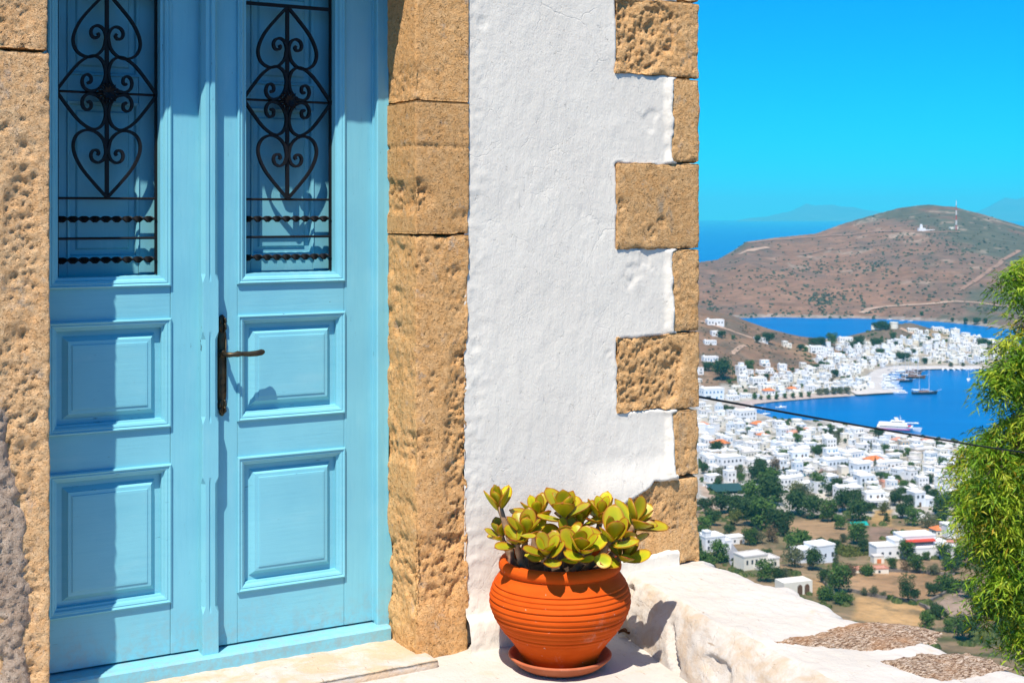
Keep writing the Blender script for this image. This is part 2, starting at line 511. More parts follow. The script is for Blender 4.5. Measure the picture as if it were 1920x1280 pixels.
def block(name, x0, x1, y0, y1, z0, z1, mat, parent, seed=0, res=.0068, r=.006, amp=.003, pit=.006, rough=None, label=None, edge=0.0):
    """a hewn stone: rounded box grown over a fine grid, pitted and chipped"""
    off = np.array([seed*3.7, seed*1.9, seed*5.3])
    def grid(fix, val, a0, a1, b0, b1):
        na, nb = max(2, int((a1-a0)/res)), max(2, int((b1-b0)/res))
        A, B = np.meshgrid(np.linspace(a0, a1, na+1), np.linspace(b0, b1, nb+1), indexing='ij')
        P = np.zeros((A.size, 3)); ax = [k for k in range(3) if k != fix]
        P[:, fix] = val; P[:, ax[0]] = A.ravel(); P[:, ax[1]] = B.ravel()
        i = np.arange(na)[:, None]*(nb+1)+np.arange(nb)[None, :]
        i = i.ravel(); F = np.stack([i, i+nb+1, i+nb+2, i+1], 1)
        return P, F
    parts = [grid(1, y0, x0, x1, z0, z1), grid(0, x0, y0, y1, z0, z1), grid(0, x1, y0, y1, z0, z1),
             grid(2, z0, x0, x1, y0, y1), grid(2, z1, x0, x1, y0, y1)]
    flips = [False, True, False, False, True]
    V, F, n = [], [], 0
    for (P, f), fl in zip(parts, flips):
        V.append(P); f = f+n; n += len(P)
        F.append(f[:, ::-1] if fl else f)
    V = np.vstack(V); F = np.vstack(F)
    key = np.round(V*20000).astype(np.int64)
    _, idx, inv = np.unique(key, axis=0, return_index=True, return_inverse=True)
    V = V[idx]; F = inv.ravel()[F]
    lo = np.array([x0+r, y0+r, z0+r]); hi = np.array([x1-r, y1+1, z1-r])
    q = np.clip(V, lo, hi); d = V-q
    ln = np.linalg.norm(d, axis=1)[:, None]+1e-9
    N = d/ln
    Q = V+off
    h = amp*fbm(Q, 9, 3, seed)*.35 + .9*amp*fbm(Q, 55, 4, seed+3, .65)
    cell = worley(Q, 26, seed); cell2 = worley(Q, 62, seed+5)
    m = sstep(-.12, .35, fbm(Q, 6, 3, seed+9))
    h = h - pit*m*sstep(.42, .08, cell) - .45*pit*sstep(.40, .1, cell2)*(.35+.65*m)
    if rough is not None:
        w = rough(V)
        g = fbm(Q, 20, 5, seed+21, .65)
        c3 = worley(Q*np.array([1.15, 1, .85]), 48, seed+40)
        h = h - w*(.005+.018*np.clip(g+.22, 0, 1)+.011*sstep(.5, .12, c3))
    if edge:
        e = np.minimum(np.minimum(V[:, 0]-x0, x1-V[:, 0]), np.minimum(V[:, 2]-z0, z1-V[:, 2]))
        h = h - edge*sstep(.03, 0, e)*np.clip(.4+1.6*fbm(Q, 18, 3, seed+50), 0, 1.6)
    P = q + N*(r+h[:, None])
    o = mo(name, P, F, mat, parent, smooth=True)
    if label: o['label'] = label
    return o
def patch(cx, cz, rx, rz, p=1.0, k=.5):
    def f(V):
        d = ((V[:, 0]-cx)/rx)**2 + ((V[:, 2]-cz)/rz)**2
        return p*sstep(1.0, k*.5, d + .35*fbm(V, 12, 3, 77))
    return f
def addw(*fs):
    return lambda V: np.clip(sum(f(V) for f in fs), 0, 1.3)

YF = -0.262
# right jamb of the doorway
block('jamb_stone', .612, .822, YF, .03, 1.8220, 2.375, M['stone_r'], house, 1, pit=.003, amp=.002, rough=patch(.612, 1.88, .06, .08, .5))
block('jamb_stone', .611, .823, YF, .03, 1.3615, 1.8210, M['stone_r'], house, 2, pit=.004, amp=.002,
      rough=addw(patch(.607, 1.49, .09, .07, 1.0), patch(.80, 1.40, .05, .06, .5), patch(.70, 1.665, .2, .010, .35)))
block('jamb_stone', .612, .822, YF, .03, -.115, 1.3605, M['stone_r'], house, 3, pit=.007, amp=.003,
      rough=addw(patch(.80, .62, .085, .46, 1.0), patch(.74, .22, .10, .20, 1.0), patch(.61, .18, .10, .16, .9),
                 patch(.64, .62, .06, .08, .7), patch(.77, 1.15, .05, .13, .45)), edge=.008)
# left jamb
block('jamb_stone', -.96, -.608, YF, .03, 1.917, 2.375, M['stone_l'], house, 4, pit=.006, amp=.004, rough=patch(-.72, 2.02, .09, .1, .5), edge=.003)
block('jamb_stone', -.94, -.603, YF-.004, .03, -.115, 1.912, M['stone_l'], house, 5, pit=.007, amp=.004,
      rough=addw(patch(-.68, 1.35, .07, .34, .8), patch(-.72, 1.62, .07, .12, .25), patch(-.70, .8, .085, .35, .8), patch(-.68, .2, .07, .3, .8)), edge=.003)
# grey rubble mortar spread over the foot of the left jamb
def mortar():
    res = .008
    xs = np.arange(-.94, -.595, res); zs = np.arange(-.112, .95, res)
    A, B = np.meshgrid(xs, zs, indexing='ij')
    V = np.stack([A.ravel(), np.zeros(A.size), B.ravel()], 1)
    edge_x = np.interp(V[:, 2], [-.12, .1, .32, .55, .75, .9, 1.0], [-.655, -.645, -.632, -.655, -.69, -.735, -.80])
    edge_x = edge_x + .035*fbm(V, 9, 4, 5)
    dist = edge_x - V[:, 0]
    t = sstep(-.004, .05, dist)
    cell = worley(V, 30, 3); c2 = worley(V, 70, 8)
    hh = .005 + .006*fbm(V, 9, 4, 61) + .007*sstep(.60, .1, cell) + .007*sstep(.5, .1, c2) - .008*sstep(.2, .45, fbm(V, 22, 3, 62))
    V[:, 1] = np.where(dist > -.012, YF-.002 - t*hh + (1-t)*.03, YF+.05)
    nb = len(zs); i = (np.arange(len(xs)-1)[:, None]*nb+np.arange(nb-1)[None, :]).ravel()
    F = np.stack([i, i+nb, i+nb+1, i+1], 1)
    keep = (dist[F] > -.03).any(1)
    o = mo('mortar_patch', V, F[keep], M['mortar'], house, True)
    o['label'] = 'rough grey rubble mortar over the foot of the left doorpost'
mortar()
# lintel, out of sight above the frame, throws the shade on the door
block('lintel_stone', -.97, .86, YF, .10, 2.378, 2.76, M['stone_r'], house, 6, res=.03)
# quoins
qz = [(2.254, 2.62, 0), (1.958, 2.250, 1), (1.630, 1.954, 0), (1.297, 1.626, 1), (.976, 1.293, 0), (.679, .972, 1), (.423, .675, 0), (.08, .418, 1)]
YQ = -.2635
QR = []
for k, (z0, z1, lng) in enumerate(qz):
    x0 = (1.452 if k != 1 else 1.446) if lng else 1.700
    if k == 7: x0 = 1.40
    rf, pt, am, ed, lab = None, .006, .003, .006, None
    if k == 1: rf, am = addw(patch(1.56, 2.11, .17, .15, 1.1, 1.6), patch(1.75, 2.1, .12, .14, .35)), .005
    if k == 5: rf, am = patch(1.58, .83, .19, .17, 1.1, 1.6), .005
    if k == 7: rf, am, ed = patch(1.6, .28, .25, .14, .55), .004, .012
    if k == 3: rf, pt = addw(patch(1.475, 1.43, .03, .07, .7), patch(1.60, 1.36, .04, .035, .7), patch(1.66, 1.40, .025, .025, .8)), .004
    o = block('quoin_stone', x0, 1.845+random.uniform(-.004, .004), YQ, .26 if lng else .12, z0-.0008, z1+.0008, M['stone_q'], house, 20+k, rough=rf, pit=pt, amp=am, edge=ed, r=.009)
    if k == 1: o['label'] = 'deeply furrowed long corner stone'
    if k == 5: o['label'] = 'crumbling honeycombed long corner stone'
    QR.append((x0, z0, z1, lng))
# plaster of the right-hand wall, laid up to the uneven edges of the stones
def plaster_wall():
    res = .0075
    xs = np.arange(.806, 1.742, res); zs = np.arange(-.125, 2.80, res)
    A, B = np.meshgrid(xs, zs, indexing='ij')
    V = np.stack([A.ravel(), np.zeros(A.size), B.ravel()], 1)
    x, z = V[:, 0], V[:, 2]
    wob = .010*fbm(V, 9, 3, 4) + .0045*fbm(V, 45, 3, 6)
    d = np.full(len(V), 9.0)        # distance outside the nearest stone, negative inside
    for (x0, z0, z1, lng) in QR:
        lip = .004 if lng else .014
        if z0 < .1:
            # the plaster climbs over the left and the foot of the lowest stone
            x0e = 1.405 + .22*sstep(.30, .42, z) + .05*sstep(.2, .1, z); z0e = .135; z1e = .412
        else:
            x0e, z0e, z1e = x0+lip, z0+.004, z1-.006
        dx = x0e - x
        dz = np.maximum(z0e-z, z-z1e)
        dd = np.where((dx > 0) & (dz > 0), np.hypot(dx, dz), np.maximum(dx, dz))
        d = np.minimum(d, dd)
    d = d + wob
    big = .0035*fbm(V, 2.2, 3, 31) + .0020*fbm(V*np.array([1, 1, .7]), 8, 4, 32) + .0016*fbm(V*np.array([1, 1, .5]), 30, 4, 33)
    rid = 1-np.abs(fbm(V*np.array([1, 1, .45]), 13, 3, 36))*2.2
    big = big + .0035*np.clip(rid-.55, 0, 1)*sstep(0, .3, fbm(V, 2.5, 2, 37))
    front = -.2525 - big
    front = front - .0025*np.exp(-np.clip(d, 0, 1)**2/.0002)*np.clip(.7+fbm(V, 14, 3, 8), 0, 2)
    sh = np.full(len(V), 9.0)
    for (x0, z0, z1, lng) in QR:
        if not lng: sh = np.minimum(sh, np.where((z > z0-.004) & (z < z1+.004), np.abs(x0+.012-x), 9))
    front = front - .021*sstep(.034, .004, sh + .014*fbm(V, 26, 3, 15))*np.clip(.75+.5*fbm(V, 12, 2, 17), 0, 1.1)
    front = front - .021*sstep(1.28, 1.41, x)*sstep(.52, .38, z)
    # lower part swells out over the footing, with a broken ledge
    led = .010 + .012*fbm(V*np.array([1, 0, 0]), 7, 3, 9)
    foot = sstep(.10+led, -.06, z)
    # scattered chips where a skin of limewash has come away
    front = front + .003*sstep(.30, .36, fbm(V*np.array([1, 1, .8]), 11, 4, 55))*sstep(.05, .25, fbm(V, 3.1, 2, 56))
    front = front - .030*foot - .020*sstep(.015, -.005, z-led) + .006*foot*fbm(V, 22, 4, 12)
    # a rough lower strip beside the doorpost
    front = front - .004*sstep(.93, .83, x)*fbm(V, 40, 3, 14)
    V[:, 1] = np.where(d < -.008, -.21, front + (.020+.02*(V[:, 0] > 1.70))*sstep(.0015, -.008, d))
    nb = len(zs); i = (np.arange(len(xs)-1)[:, None]*nb+np.arange(nb-1)[None, :]).ravel()
    F = np.stack([i, i+nb, i+nb+1, i+1], 1)
    keep = (d[F] > -.03).any(1)
    mo('plaster_wall', V, F[keep], M['plaster'], house, True)
plaster_wall()
# bodies of the walls behind the facings, and the rest of the house
w = MB()
w.box(.80, 1.838, -.205, .25, -.3, 2.9)
w.box(-3.2, -.93, -.25, .25, -.3, 3.3)
w.box(-.96, 1.838, -.245, .25, 2.77, 3.3)
w.box(1.60, 1.836, .24, 4.6, -3.2, 3.3)
w.box(-3.2, -2.9, .24, 4.6, -.3, 3.3)
w.box(-3.2, 1.838, 4.5, 4.8, -3.2, 3.3)
w.build('wall_core', M['plaster'], house)
rf = MB(); rf.box(-3.25, 1.87, -.27, 4.85, 3.3, 3.5); rf.build('roof', M['plaster'], house)
fl = MB(); fl.box(-2.9, 1.6, .30, 4.5, -.2, -.06); fl.build('room_floor', M['soil'], house)

# ------------------------------------------------------------------ door frame, sill, leaves
pv, ph = M['paint_v'], M['paint_h']
f = MB(); f.box(.572, .616, -.034, .06, -.07, 2.37, .004); f.box(.566, .574, -.010, .06, -.02, 2.37, .001)
# paint carried on to the stone beside the post, swelling where the stone is broken away
g = []
for z in np.linspace(-.07, 2.37, 90):
    g.append((z, .6165 + .002*math.sin(z*9)+.016*max(0, 1-abs(z-.16)/.2)))
f.build('door_frame', pv, house)
b = MB(); b.loft([[(.602, -.0345, z), (a+.001, -.036, z), (a+.001, .03, z), (.602, .03, z)] for z, a in g])
b.build('painted_fillet', pv, house)
f = MB(); f.box(-.70, -.655, -.034, .06, -.07, 2.37, .004); f.build('door_frame', pv, house)
f = MB(); f.box(-.70, .616, -.034, .06, 2.30, 2.377, .004); f.build('door_frame', ph, house)
f = MB()
f.loft([[(x, -.066, -.125), (x, -.066, -.040), (x, -.058, -.032), (x, .05, -.026), (x, .05, -.125)] for x in (-.70, .612)])
f.build('door_sill', ph, house)

def rect_loop(mb, x0, x1, z0, z1, prof, cap=False, slot=0):
    n = len(prof); V = []
    for ins, y in prof:
        V += [(x0+ins, y, z0+ins), (x1-ins, y, z0+ins), (x1-ins, y, z1-ins), (x0+ins, y, z1-ins)]
    F = []
    for i in range(n-1):
        for k in range(4):
            F.append((i*4+k, i*4+(k+1) % 4, (i+1)*4+(k+1) % 4, (i+1)*4+k))
    if cap: F.append(tuple((n-1)*4+k for k in range(4)))
    mb.add(V, F, slot)
HALF = [(0, 0), (.045, .05), (.083, .098), (.104, .142), (.1075, .176), (.094, .205), (.066, .219), (.036, .213), (.013, .190), (.005, .160),
        (.0055, .140), (.014, .122), (.030, .114), (.046, .121), (.052, .137), (.046, .152), (.033, .154), (.027, .145), (.031, .138)]
def scroll(mb, ox, oz, ang, side, sx=1.0, sz=1.0, y=.045):
    P = spline(HALF, 6)
    P[:, 0] *= side*sx; P[:, 1] *= sz
    c, s_ = math.cos(ang), math.sin(ang)
    Q = np.stack([ox + c*P[:, 0]-s_*P[:, 1], oz + s_*P[:, 0]+c*P[:, 1], np.full(len(P), y)], 1)
    mb.sweep(Q, .0086, .016)
def twisted(mb, x0, x1, z, y, pitch=.070):
    rings = []; n = int((x1-x0)/.0035)
    for i in range(n+1):
        x = x0+(x1-x0)*i/n; a = 2*math.pi*(x-x0)/pitch
        c, s_ = math.cos(a), math.sin(a); hw, ht = .0105, .0032
        rings.append([(x, y+c*u-s_*v, z+s_*u+c*v) for u, v in ((-hw, -ht), (hw, -ht), (hw, ht), (-hw, ht))])
    mb.loft(rings)

def leaf(ax, mirror, label):
    """one leaf of the double door; ax = middle of its panels"""
    xl, xr = (ax-.275, ax+.304) if not mirror else (ax-.298, ax+.300)
    if not mirror: xl = -.012
    y1 = .045
    x_ol, x_or = ax-.198, ax+.196      # outer edges of the mouldings
    st = MB()
    for (a, b_) in ((xl, x_ol), (x_or, xr)):
        st.box(a, b_, 0, y1, -.022, 2.30, .0012)
    leafo = st.build('door_leaf', pv, house)
    leafo['label'] = label
    for (z0, z1) in ((-.022, .150), (.605, .730), (1.086, 1.195), (2.262, 2.30)):
        r_ = MB(); r_.box(x_ol+.0012, x_or-.0012, .0012, y1, z0, z1, .0012); r_.build('rail', ph, leafo)
    # panels
    for (z0, z1) in ((.148, .607), (.728, 1.088)):
        m_ = MB()
        rect_loop(m_, x_ol-.001, x_or+.001, z0, z1, [(0, .004), (0, -.008), (.005, -.011), (.011, -.006), (.014, -.0075), (.021, -.004), (.025, .004), (.030, .006), (.031, .022)])
        m_.build('panel_moulding', ph, leafo)
        p_ = MB()
        rect_loop(p_, x_ol+.028, x_or-.028, z0+.028, z1-.028, [(0, .021), (.020, .021), (.034, .007), (.036, .004), (.048, .003), (.049, .0005), (.056, .0000)], cap=True)
        p_.build('raised_panel', ph, leafo)
    # opening with its moulding
    m_ = MB()
    rect_loop(m_, x_ol-.001, x_or+.001, 1.193, 2.264, [(0, .004), (0, -.008), (.005, -.011), (.011, -.006), (.014, -.0075), (.021, -.004), (.026, .004), (.034, .006), (.036, .060)])
    m_.build('opening_moulding', pv, leafo)
    # inner shutter board behind the grille
    ox0, ox1 = ax-.163, ax+.161
    s_ = MB()
    ys = .092
    s_.box(ox0-.03, ox0+.045, ys, ys+.03, 1.19, 2.28, .001); s_.box(ox1-.045, ox1+.03, ys, ys+.03, 1.19, 2.28, .001)
    for z0, z1 in ((1.19, 1.285), (1.80, 1.885), (2.22, 2.28)):
        s_.box(ox0+.046, ox1-.046, ys+.0015, ys+.03, z0, z1, .001)
    for z0, z1 in ((1.285, 1.80), (1.885, 2.22)):
        rect_loop(s_, ox0+.044, ox1-.044, z0-.001, z1+.001, [(0, ys+.002), (.002, ys-.006), (.010, ys-.002), (.014, ys+.012), (.030, ys+.012), (.036, ys+.006)], cap=True)
    s_.build('shutter', M['paint_shade'], leafo)
    # dark reveal behind the grille edges
    yg = .040
    x0, x1, zc, cx = ox0, ox1, 1.825, ax-.002
    def bar(fn, nm, mat=M['iron'], smooth=False):
        q = MB(); fn(q); return q.build(nm, mat, leafo, smooth)
    for z in (1.482, 1.352):
        bar(lambda q: q.cyl((x0, yg, z), (x1, yg, z), .0042, n=8), 'iron_rod')
    bar(lambda q: q.cyl((x0, yg+.004, zc), (x1, yg+.004, zc), .0042, n=8), 'iron_rod')
    bar(lambda q: q.box(x0, x1, yg-.005, yg+.005, 2.150, 2.162), 'iron_rod')
    bar(lambda q: q.box(cx-.006, cx+.006, yg-.003, yg+.009, 1.482, 2.152), 'iron_rod')
    for xx in (x0+.003, x1-.003):
        bar(lambda q: q.box(xx-.0035, xx+.0035, yg-.006, yg+.006, 1.232, 2.26), 'iron_rod')
    for z in (1.414, 1.281):
        bar(lambda q: twisted(q, x0, x1, z, yg), 'twisted_bar')
    for sd_ in (-1, 1):
        bar(lambda q: scroll(q, cx, 1.484, 0, sd_, 1.0, 1.0, yg), 'scroll')
        bar(lambda q: scroll(q, cx, 2.154, math.pi, sd_, 1.0, .98, yg), 'scroll')
        for sgn in (-1, 1):
            L = (ox1-cx) if sgn > 0 else (cx-ox0)
            bar(lambda q: scroll(q, cx+sgn*L, zc, math.pi/2*sgn, sd_, 1.10, (L-.003)/.222, yg), 'scroll')
    # rosette
    q = MB()
    q.cyl((cx, yg-.018, zc), (cx, yg+.004, zc), .018, n=12)
    for ring, (nn, rr, yy, ln2) in enumerate(((15, .015, -.011, .022), (9, .007, -.020, .014))):
        for k in range(nn):
            t = 2*math.pi*k/nn
            d = np.array([math.cos(t), 0, math.sin(t)]); s2 = np.array([-math.sin(t), 0, math.cos(t)])
            c0 = np.array([cx, yg+yy, zc])
            q.add([c0+d*rr*.3-s2*.003, c0+d*rr*.3+s2*.003, c0+d*(rr+ln2*.7)+s2*.0045+[0, -.006, 0], c0+d*(rr+ln2)+[0, -.004-.004*ring, 0], c0+d*(rr+ln2*.7)-s2*.0045+[0, -.006, 0],
                   c0+d*(rr+ln2*.4)+[0, .006, 0]], [(0, 1, 2, 3, 4), (0, 4, 5), (4, 3, 5), (3, 2, 5), (2, 1, 5)])
    q.build('rosette', M['iron'], leafo)
    return leafo
LL = leaf(-.358, True, 'left door leaf, mostly in the shade of the doorpost')
RL = leaf(.265, False, 'right door leaf with the bronze handle')
# meeting strip on the left leaf, with stopped chamfers
def astragal():
    x0, x1, yp = -.068, -.013, -.046
    def sec(z, c):
        e = .0015
        return [(x0, .0, z), (x0, yp+c+e, z), (x0+c*.55+e, yp, z), (x0+.022, yp, z), (x0+.022+c*.10, yp+c*.30, z), (x0+.030-c*.10, yp+c*.30, z), (x0+.030, yp, z),
                (x1-c*.7-e, yp, z), (x1, yp+c*.9+e, z), (x1, .0, z)]
    C = .016
    zz = [(-.035, 0), (.105, 0), (.128, C), (.520, C), (.545, 0), (.560, 0), (.735, 0), (.760, C), (1.010, C), (1.035, 0), (1.205, 0), (1.235, C), (2.30, C)]
    zz = [(-.035, 0), (.105, 0), (.128, C), (.535, C), (.556, 0), (.735, 0), (.758, C), (1.015, C), (1.04, 0), (1.205, 0), (1.232, C), (2.30, C)]
    m_ = MB(); m_.loft([sec(z, c) for z, c in zz]); m_.build('meeting_strip', pv, LL)
astragal()
# handle on the right leaf
def handle():
    cx = .012
    prof = [(.752, .003), (.760, .010), (.768, .008), (.776, .014), (.790, .0165), (.800, .013), (.815, .0165), (.835, .0175), (1.005, .0175), (1.025, .0165), (1.040, .013), (1.052, .0165), (1.066, .015), (1.076, .009), (1.084, .011), (1.092, .003)]
    m_ = MB()
    m_.loft([[(cx-w_, -.0005, z), (cx-w_*.8, -.008, z), (cx+w_*.8, -.008, z), (cx+w_, -.0005, z)] for z, w_ in prof])
    for z, s_ in ((.792, 1), (1.05, 1), (.772, .7), (1.072, .7)):      # raised acanthus curls
        for sg in (-1, 1):
            m_.tube([(cx+sg*.003, -.008, z-.018*s_), (cx+sg*.010, -.012, z-.004), (cx+sg*.009, -.012, z+.010*s_), (cx+sg*.003, -.010, z+.013*s_)], [.002, .0045, .004, .002], 6)
    for k in range(2):
        x_ = cx + (-.012 if k == 0 else .012)
        m_.tube([(x_, -.009, .83), (x_, -.009, 1.01)], .0016, 5)
    pl = m_.build('handle_plate', M['bronze'], RL, True)
    k_ = MB(); k_.cyl((cx, -.012, .868), (cx, -.004, .868), .009, n=14); k_.box(cx-.0015, cx+.0015, -.0135, -.012, .860, .873); k_.build('keyhole', M['bronze'], RL)
    l_ = MB()
    l_.cyl((cx, -.008, .962), (cx, -.020, .962), .015, .012, 14)
    path = [(cx, -.016, .962), (cx, -.050, .962), (cx+.006, -.060, .962), (cx+.020, -.064, .962), (cx+.034, -.064, .9635), (cx+.048, -.064, .963), (cx+.075, -.064, .961), (cx+.100, -.064, .962), (cx+.118, -.063, .965), (cx+.126, -.062, .966), (cx+.130, -.062, .966)]
    l_.tube(path, [.009, .008, .009, .0075, .0105, .0075, .009, .0098, .0105, .0075, .003], 12)
    l_.build('lever', M['bronze'], RL, True)
handle()

# ================================================================== THRESHOLD, TERRACE, PARAPET
def grid_mesh(xs, ys):
    A, B = np.meshgrid(xs, ys, indexing='ij')
    nb = len(ys); i = (np.arange(len(xs)-1)[:, None]*nb+np.arange(nb-1)[None, :]).ravel()
    return A, B, np.stack([i, i+nb, i+nb+1, i+1], 1)
th = block('threshold_stone', -.93, .66, -.35, .03, -.30, -.078, M['threshold'], house, 60, res=.012, r=.014, amp=.003, pit=.002, edge=.003)
def terrace():
    xs = np.concatenate([np.arange(-4.5, -1.1, .3), np.arange(-1.0, 1.52, .0125)])
    ys = np.arange(-1.25, .02, .0125)
    A, B, F = grid_mesh(xs, ys)
    V = np.stack([A.ravel(), B.ravel(), np.zeros(A.size)], 1)
    V[:, 2] = -.108 + .007*fbm(V, 2.2, 3, 2) + .0028*fbm(V, 14, 4, 3)
    # the floor rises into a soft fillet under the wall
    V[:, 2] += .012*sstep(-.42, -.27, V[:, 1])*sstep(.6, .9, V[:, 0])
    o = mo('terrace_floor', V, F, M['whitewash'], None, True)
    o.location = HLOC; o.rotation_euler = (0, 0, HANG)
    tag(o, kind='structure')
    q_ = MB()
    for i in range(13):
        for j in range(15):
            x_ = -4.5+i*.455; y_ = -1.262-(j+1)*.45
            q_.box(x_+.008, x_+.447, y_+.008, y_+.442, -.20, -.112+random.uniform(-.004, .004), .008)
    p = q_.build('unseen_dark_floor', M['dark_floor']); p.location = HLOC; p.rotation_euler = (0, 0, HANG); tag(p, kind='structure')  # unseen dark slabs, added to cut light bounced on to the facade
    b_ = MB(); b_.box(-4.5, 1.45, -8.2, .02, -3.2, -.16)
    p = b_.build('terrace_bed', M['whitewash']); p.location = HLOC; p.rotation_euler = (0, 0, HANG); tag(p, kind='structure')
terrace()
def par_profile(s):
    """inner foot, inner lip and outer edge of the low wall at the distance s in front of the facade"""
    foot = 1.435 - .235*s + .10*s*s*.3
    lip = 1.515 - .17*s + .035*s*s
    outer = 1.862
    return foot, lip, outer
def top_z(x, s):
    P = np.stack([x, s, np.zeros(len(x))], 1)
    return .083 + .009*fbm(P, 2.6, 3, 71) + .0060*fbm(P, 11, 4, 72) + .0055*fbm(P*np.array([1, .6, 1]), 40, 3, 73)
par = empty('parapet_wall', HLOC, HANG)
tag(par, 'low whitewashed parapet wall with worn stones showing through its top', 'wall')
def parapet():
    ss = np.concatenate([np.arange(-.02, 2.2, .0125), np.arange(2.25, 7, .15)])
    vv = np.linspace(0, 1, 110)
    V = []
    for s in ss:
        f, l, o = par_profile(min(s, 1.9))
        if s > 1.9: f -= .02*(s-1.9); l -= .02*(s-1.9)
        o = o + .020*math.sin(s*5.1+.6) + .012*math.sin(s*13.7) + .010*math.sin(s*29) 
        p = []
        for v in vv:
            if v < .36:
                t = v/.36; x = f + (l-f)*t**1.15; z = -.125 + (.083+.125)*(1-(1-t)**1.75)
                k = 1-t
            elif v < .86:
                t = (v-.36)/.5; x = l + (o-l)*t; z = .083 - .020*max(0, (t-.86)/.14)**2; k = 0
            else:
                t = (v-.86)/.14; x = o + .012*t; z = .063 - t**1.6*3.1; k = 0
            p.append((x, -.245 - s, z, k, 1 if .36 <= v < .86 else 0, v))
        V += p
    V = np.array(V); P = V[:, :3].copy()
    n = fbm(P, 4, 3, 81)*.014 + fbm(P, 16, 4, 82)*.005 + fbm(P, 50, 3, 83)*.003
    inner = V[:, 5] < .36
    tz = top_z(P[:, 0], -P[:, 1])-.083
    w_ = sstep(.22, .36, V[:, 5])*(1-sstep(.86, .90, V[:, 5]))
    P[:, 2] += tz*w_
    a = np.where(inner, sstep(0, .05, V[:, 5])*(1-sstep(.3, .36, V[:, 5])), 0)
    P[:, 0] -= n*a*1.3; P[:, 2] += n*a*.7
    # hollows broken out of the inner face
    for (cs, cz, rs, rz, dp, sl) in ((.10, .03, .03, .035, .03, 0), (.50, -.045, .035, .08, .032, .9), (.80, -.03, .10, .04, .016, .5), (1.1, -.05, .12, .05, .02, .3)):
        s_ = -P[:, 1]-.245
        d = ((s_-cs-sl*(P[:, 2]-cz)*-1)/rs)**2 + ((P[:, 2]-cz)/rz)**2 + .5*fbm(P, 18, 3, 91)
        P[:, 0] += np.where(inner, dp*sstep(1.0, .35, d), 0)
    # outer edge, broken outline
    eo = sstep(.70, .86, V[:, 5])
    P[:, 0] += eo*((fbm(P*np.array([0, 1, 0]), 5, 4, 95)*.036 + .016*np.sign(fbm(P*np.array([0, 1, 0]), 4, 2, 96))))
    nv = len(vv); i = (np.arange(len(ss)-1)[:, None]*nv+np.arange(nv-1)[None, :]).ravel()
    F = np.stack([i, i+1, i+nv+1, i+nv], 1)
    vf = V[F[:, 0], 5]
    mi = np.where(vf < .33, 1, 0)
    mo('wall_body', P, F, [M['whitewash'], M['whitewash_worn']], par, True, midx=mi)
    core = MB(); core.box(1.60, 1.80, -7, -.26, -3.1, .030); core.build('wall_core', M['whitewash'], par)
parapet()
def cap_stone(poly, seed, lift):
    poly = np.array(poly); c = poly.mean(0)
    lo, hi = poly.min(0)-.03, poly.max(0)+.03
    xs = np.arange(lo[0], hi[0], .008); ys = np.arange(lo[1], hi[1], .008)
    A, B, F = grid_mesh(xs, ys)
    V = np.stack([A.ravel(), B.ravel(), np.zeros(A.size)], 1)
    d = np.full(len(V), 9.0); inside = np.zeros(len(V), bool)
    for k in range(len(poly)):
        a, b_ = poly[k], poly[(k+1) % len(poly)]
        e = b_-a; t = np.clip(((V[:, :2]-a)@e)/(e@e), 0, 1)
        d = np.minimum(d, np.linalg.norm(V[:, :2]-a-t[:, None]*e, axis=1))
        cr = ((a[1] > V[:, 1]) != (b_[1] > V[:, 1])) & (V[:, 0] < (b_[0]-a[0])*(V[:, 1]-a[1])/(b_[1]-a[1]+1e-12)+a[0])
        inside ^= cr
    d = np.where(inside, -d, d) + .026*fbm(V, 9, 4, seed) + .016*fbm(V, 40, 3, seed+1)
    V[:, 2] = top_z(V[:, 0], -V[:, 1]) + lift*sstep(.006, -.02, d) - .006*sstep(.0, .012, d) + sstep(0, -.03, d)*(.005*fbm(V, 24, 4, seed+2) + .004*np.abs(fbm(V*np.array([.5, 1.2, 1]), 50, 3, seed+3)))
    keep = (d[F] < .008).all(1)
    return mo('stone', V, F[keep], M['slate'], par, True)
def gp(px, py, z):
    Y = (EYE-z)*LENS_PX/(py-HORIZ); return w2h((px-960)/LENS_PX*Y, Y)
cap_stone([gp(*q, .088) for q in ((1452, 1200), (1530, 1181), (1610, 1163), (1690, 1166), (1768, 1183), (1745, 1199), (1655, 1217), (1570, 1211))], 5, .003)['label'] = 'weathered brown stone in the parapet top nearer the house'
cap_stone([gp(*q, .088) for q in ((1655, 1237), (1735, 1221), (1815, 1219), (1895, 1244), (1850, 1258), (1765, 1275), (1700, 1255))], 6, .003)['label'] = 'weathered brown stone in the parapet top farther from the house'

# ================================================================== FLOWERPOT
PX, PY_ = w2h(.1635, 4.65)
def at_pot(o): o.location = (.1635, 4.65, 0); o.rotation_euler = (0, 0, .4); return o
s_ = MB()
s_.lathe([(.0, -.102), (.120, -.102), (.135, -.100), (.150, -.090), (.170, -.072), (.1755, -.066), (.1760, -.062), (.172, -.0585), (.166, -.060), (.156, -.070), (.140, -.082), (.120, -.089), (.0, -.090)], 72)
sau = at_pot(s_.build('saucer', M['saucer'], None, True))
tag(sau, 'dull terracotta saucer on the white terrace under the round pot', 'saucer')
pot = empty('flowerpot', (.1635, 4.65, 0), .4)
tag(pot, 'ribbed orange terracotta pot standing in a saucer by the white wall', 'flowerpot')
ctl = np.array([(-.086, .126), (-.070, .131), (-.045, .143), (-.015, .165), (.030, .202), (.070, .226), (.110, .2405), (.140, .2405), (.170, .232), (.195, .219), (.212, .206), (.222, .1985), (.226, .197)])
zz = np.linspace(-.086, .226, 210)
rr = np.array([np.interp(z, ctl[:, 0], ctl[:, 1]) for z in zz])
kern = np.hanning(23); kern /= kern.sum()
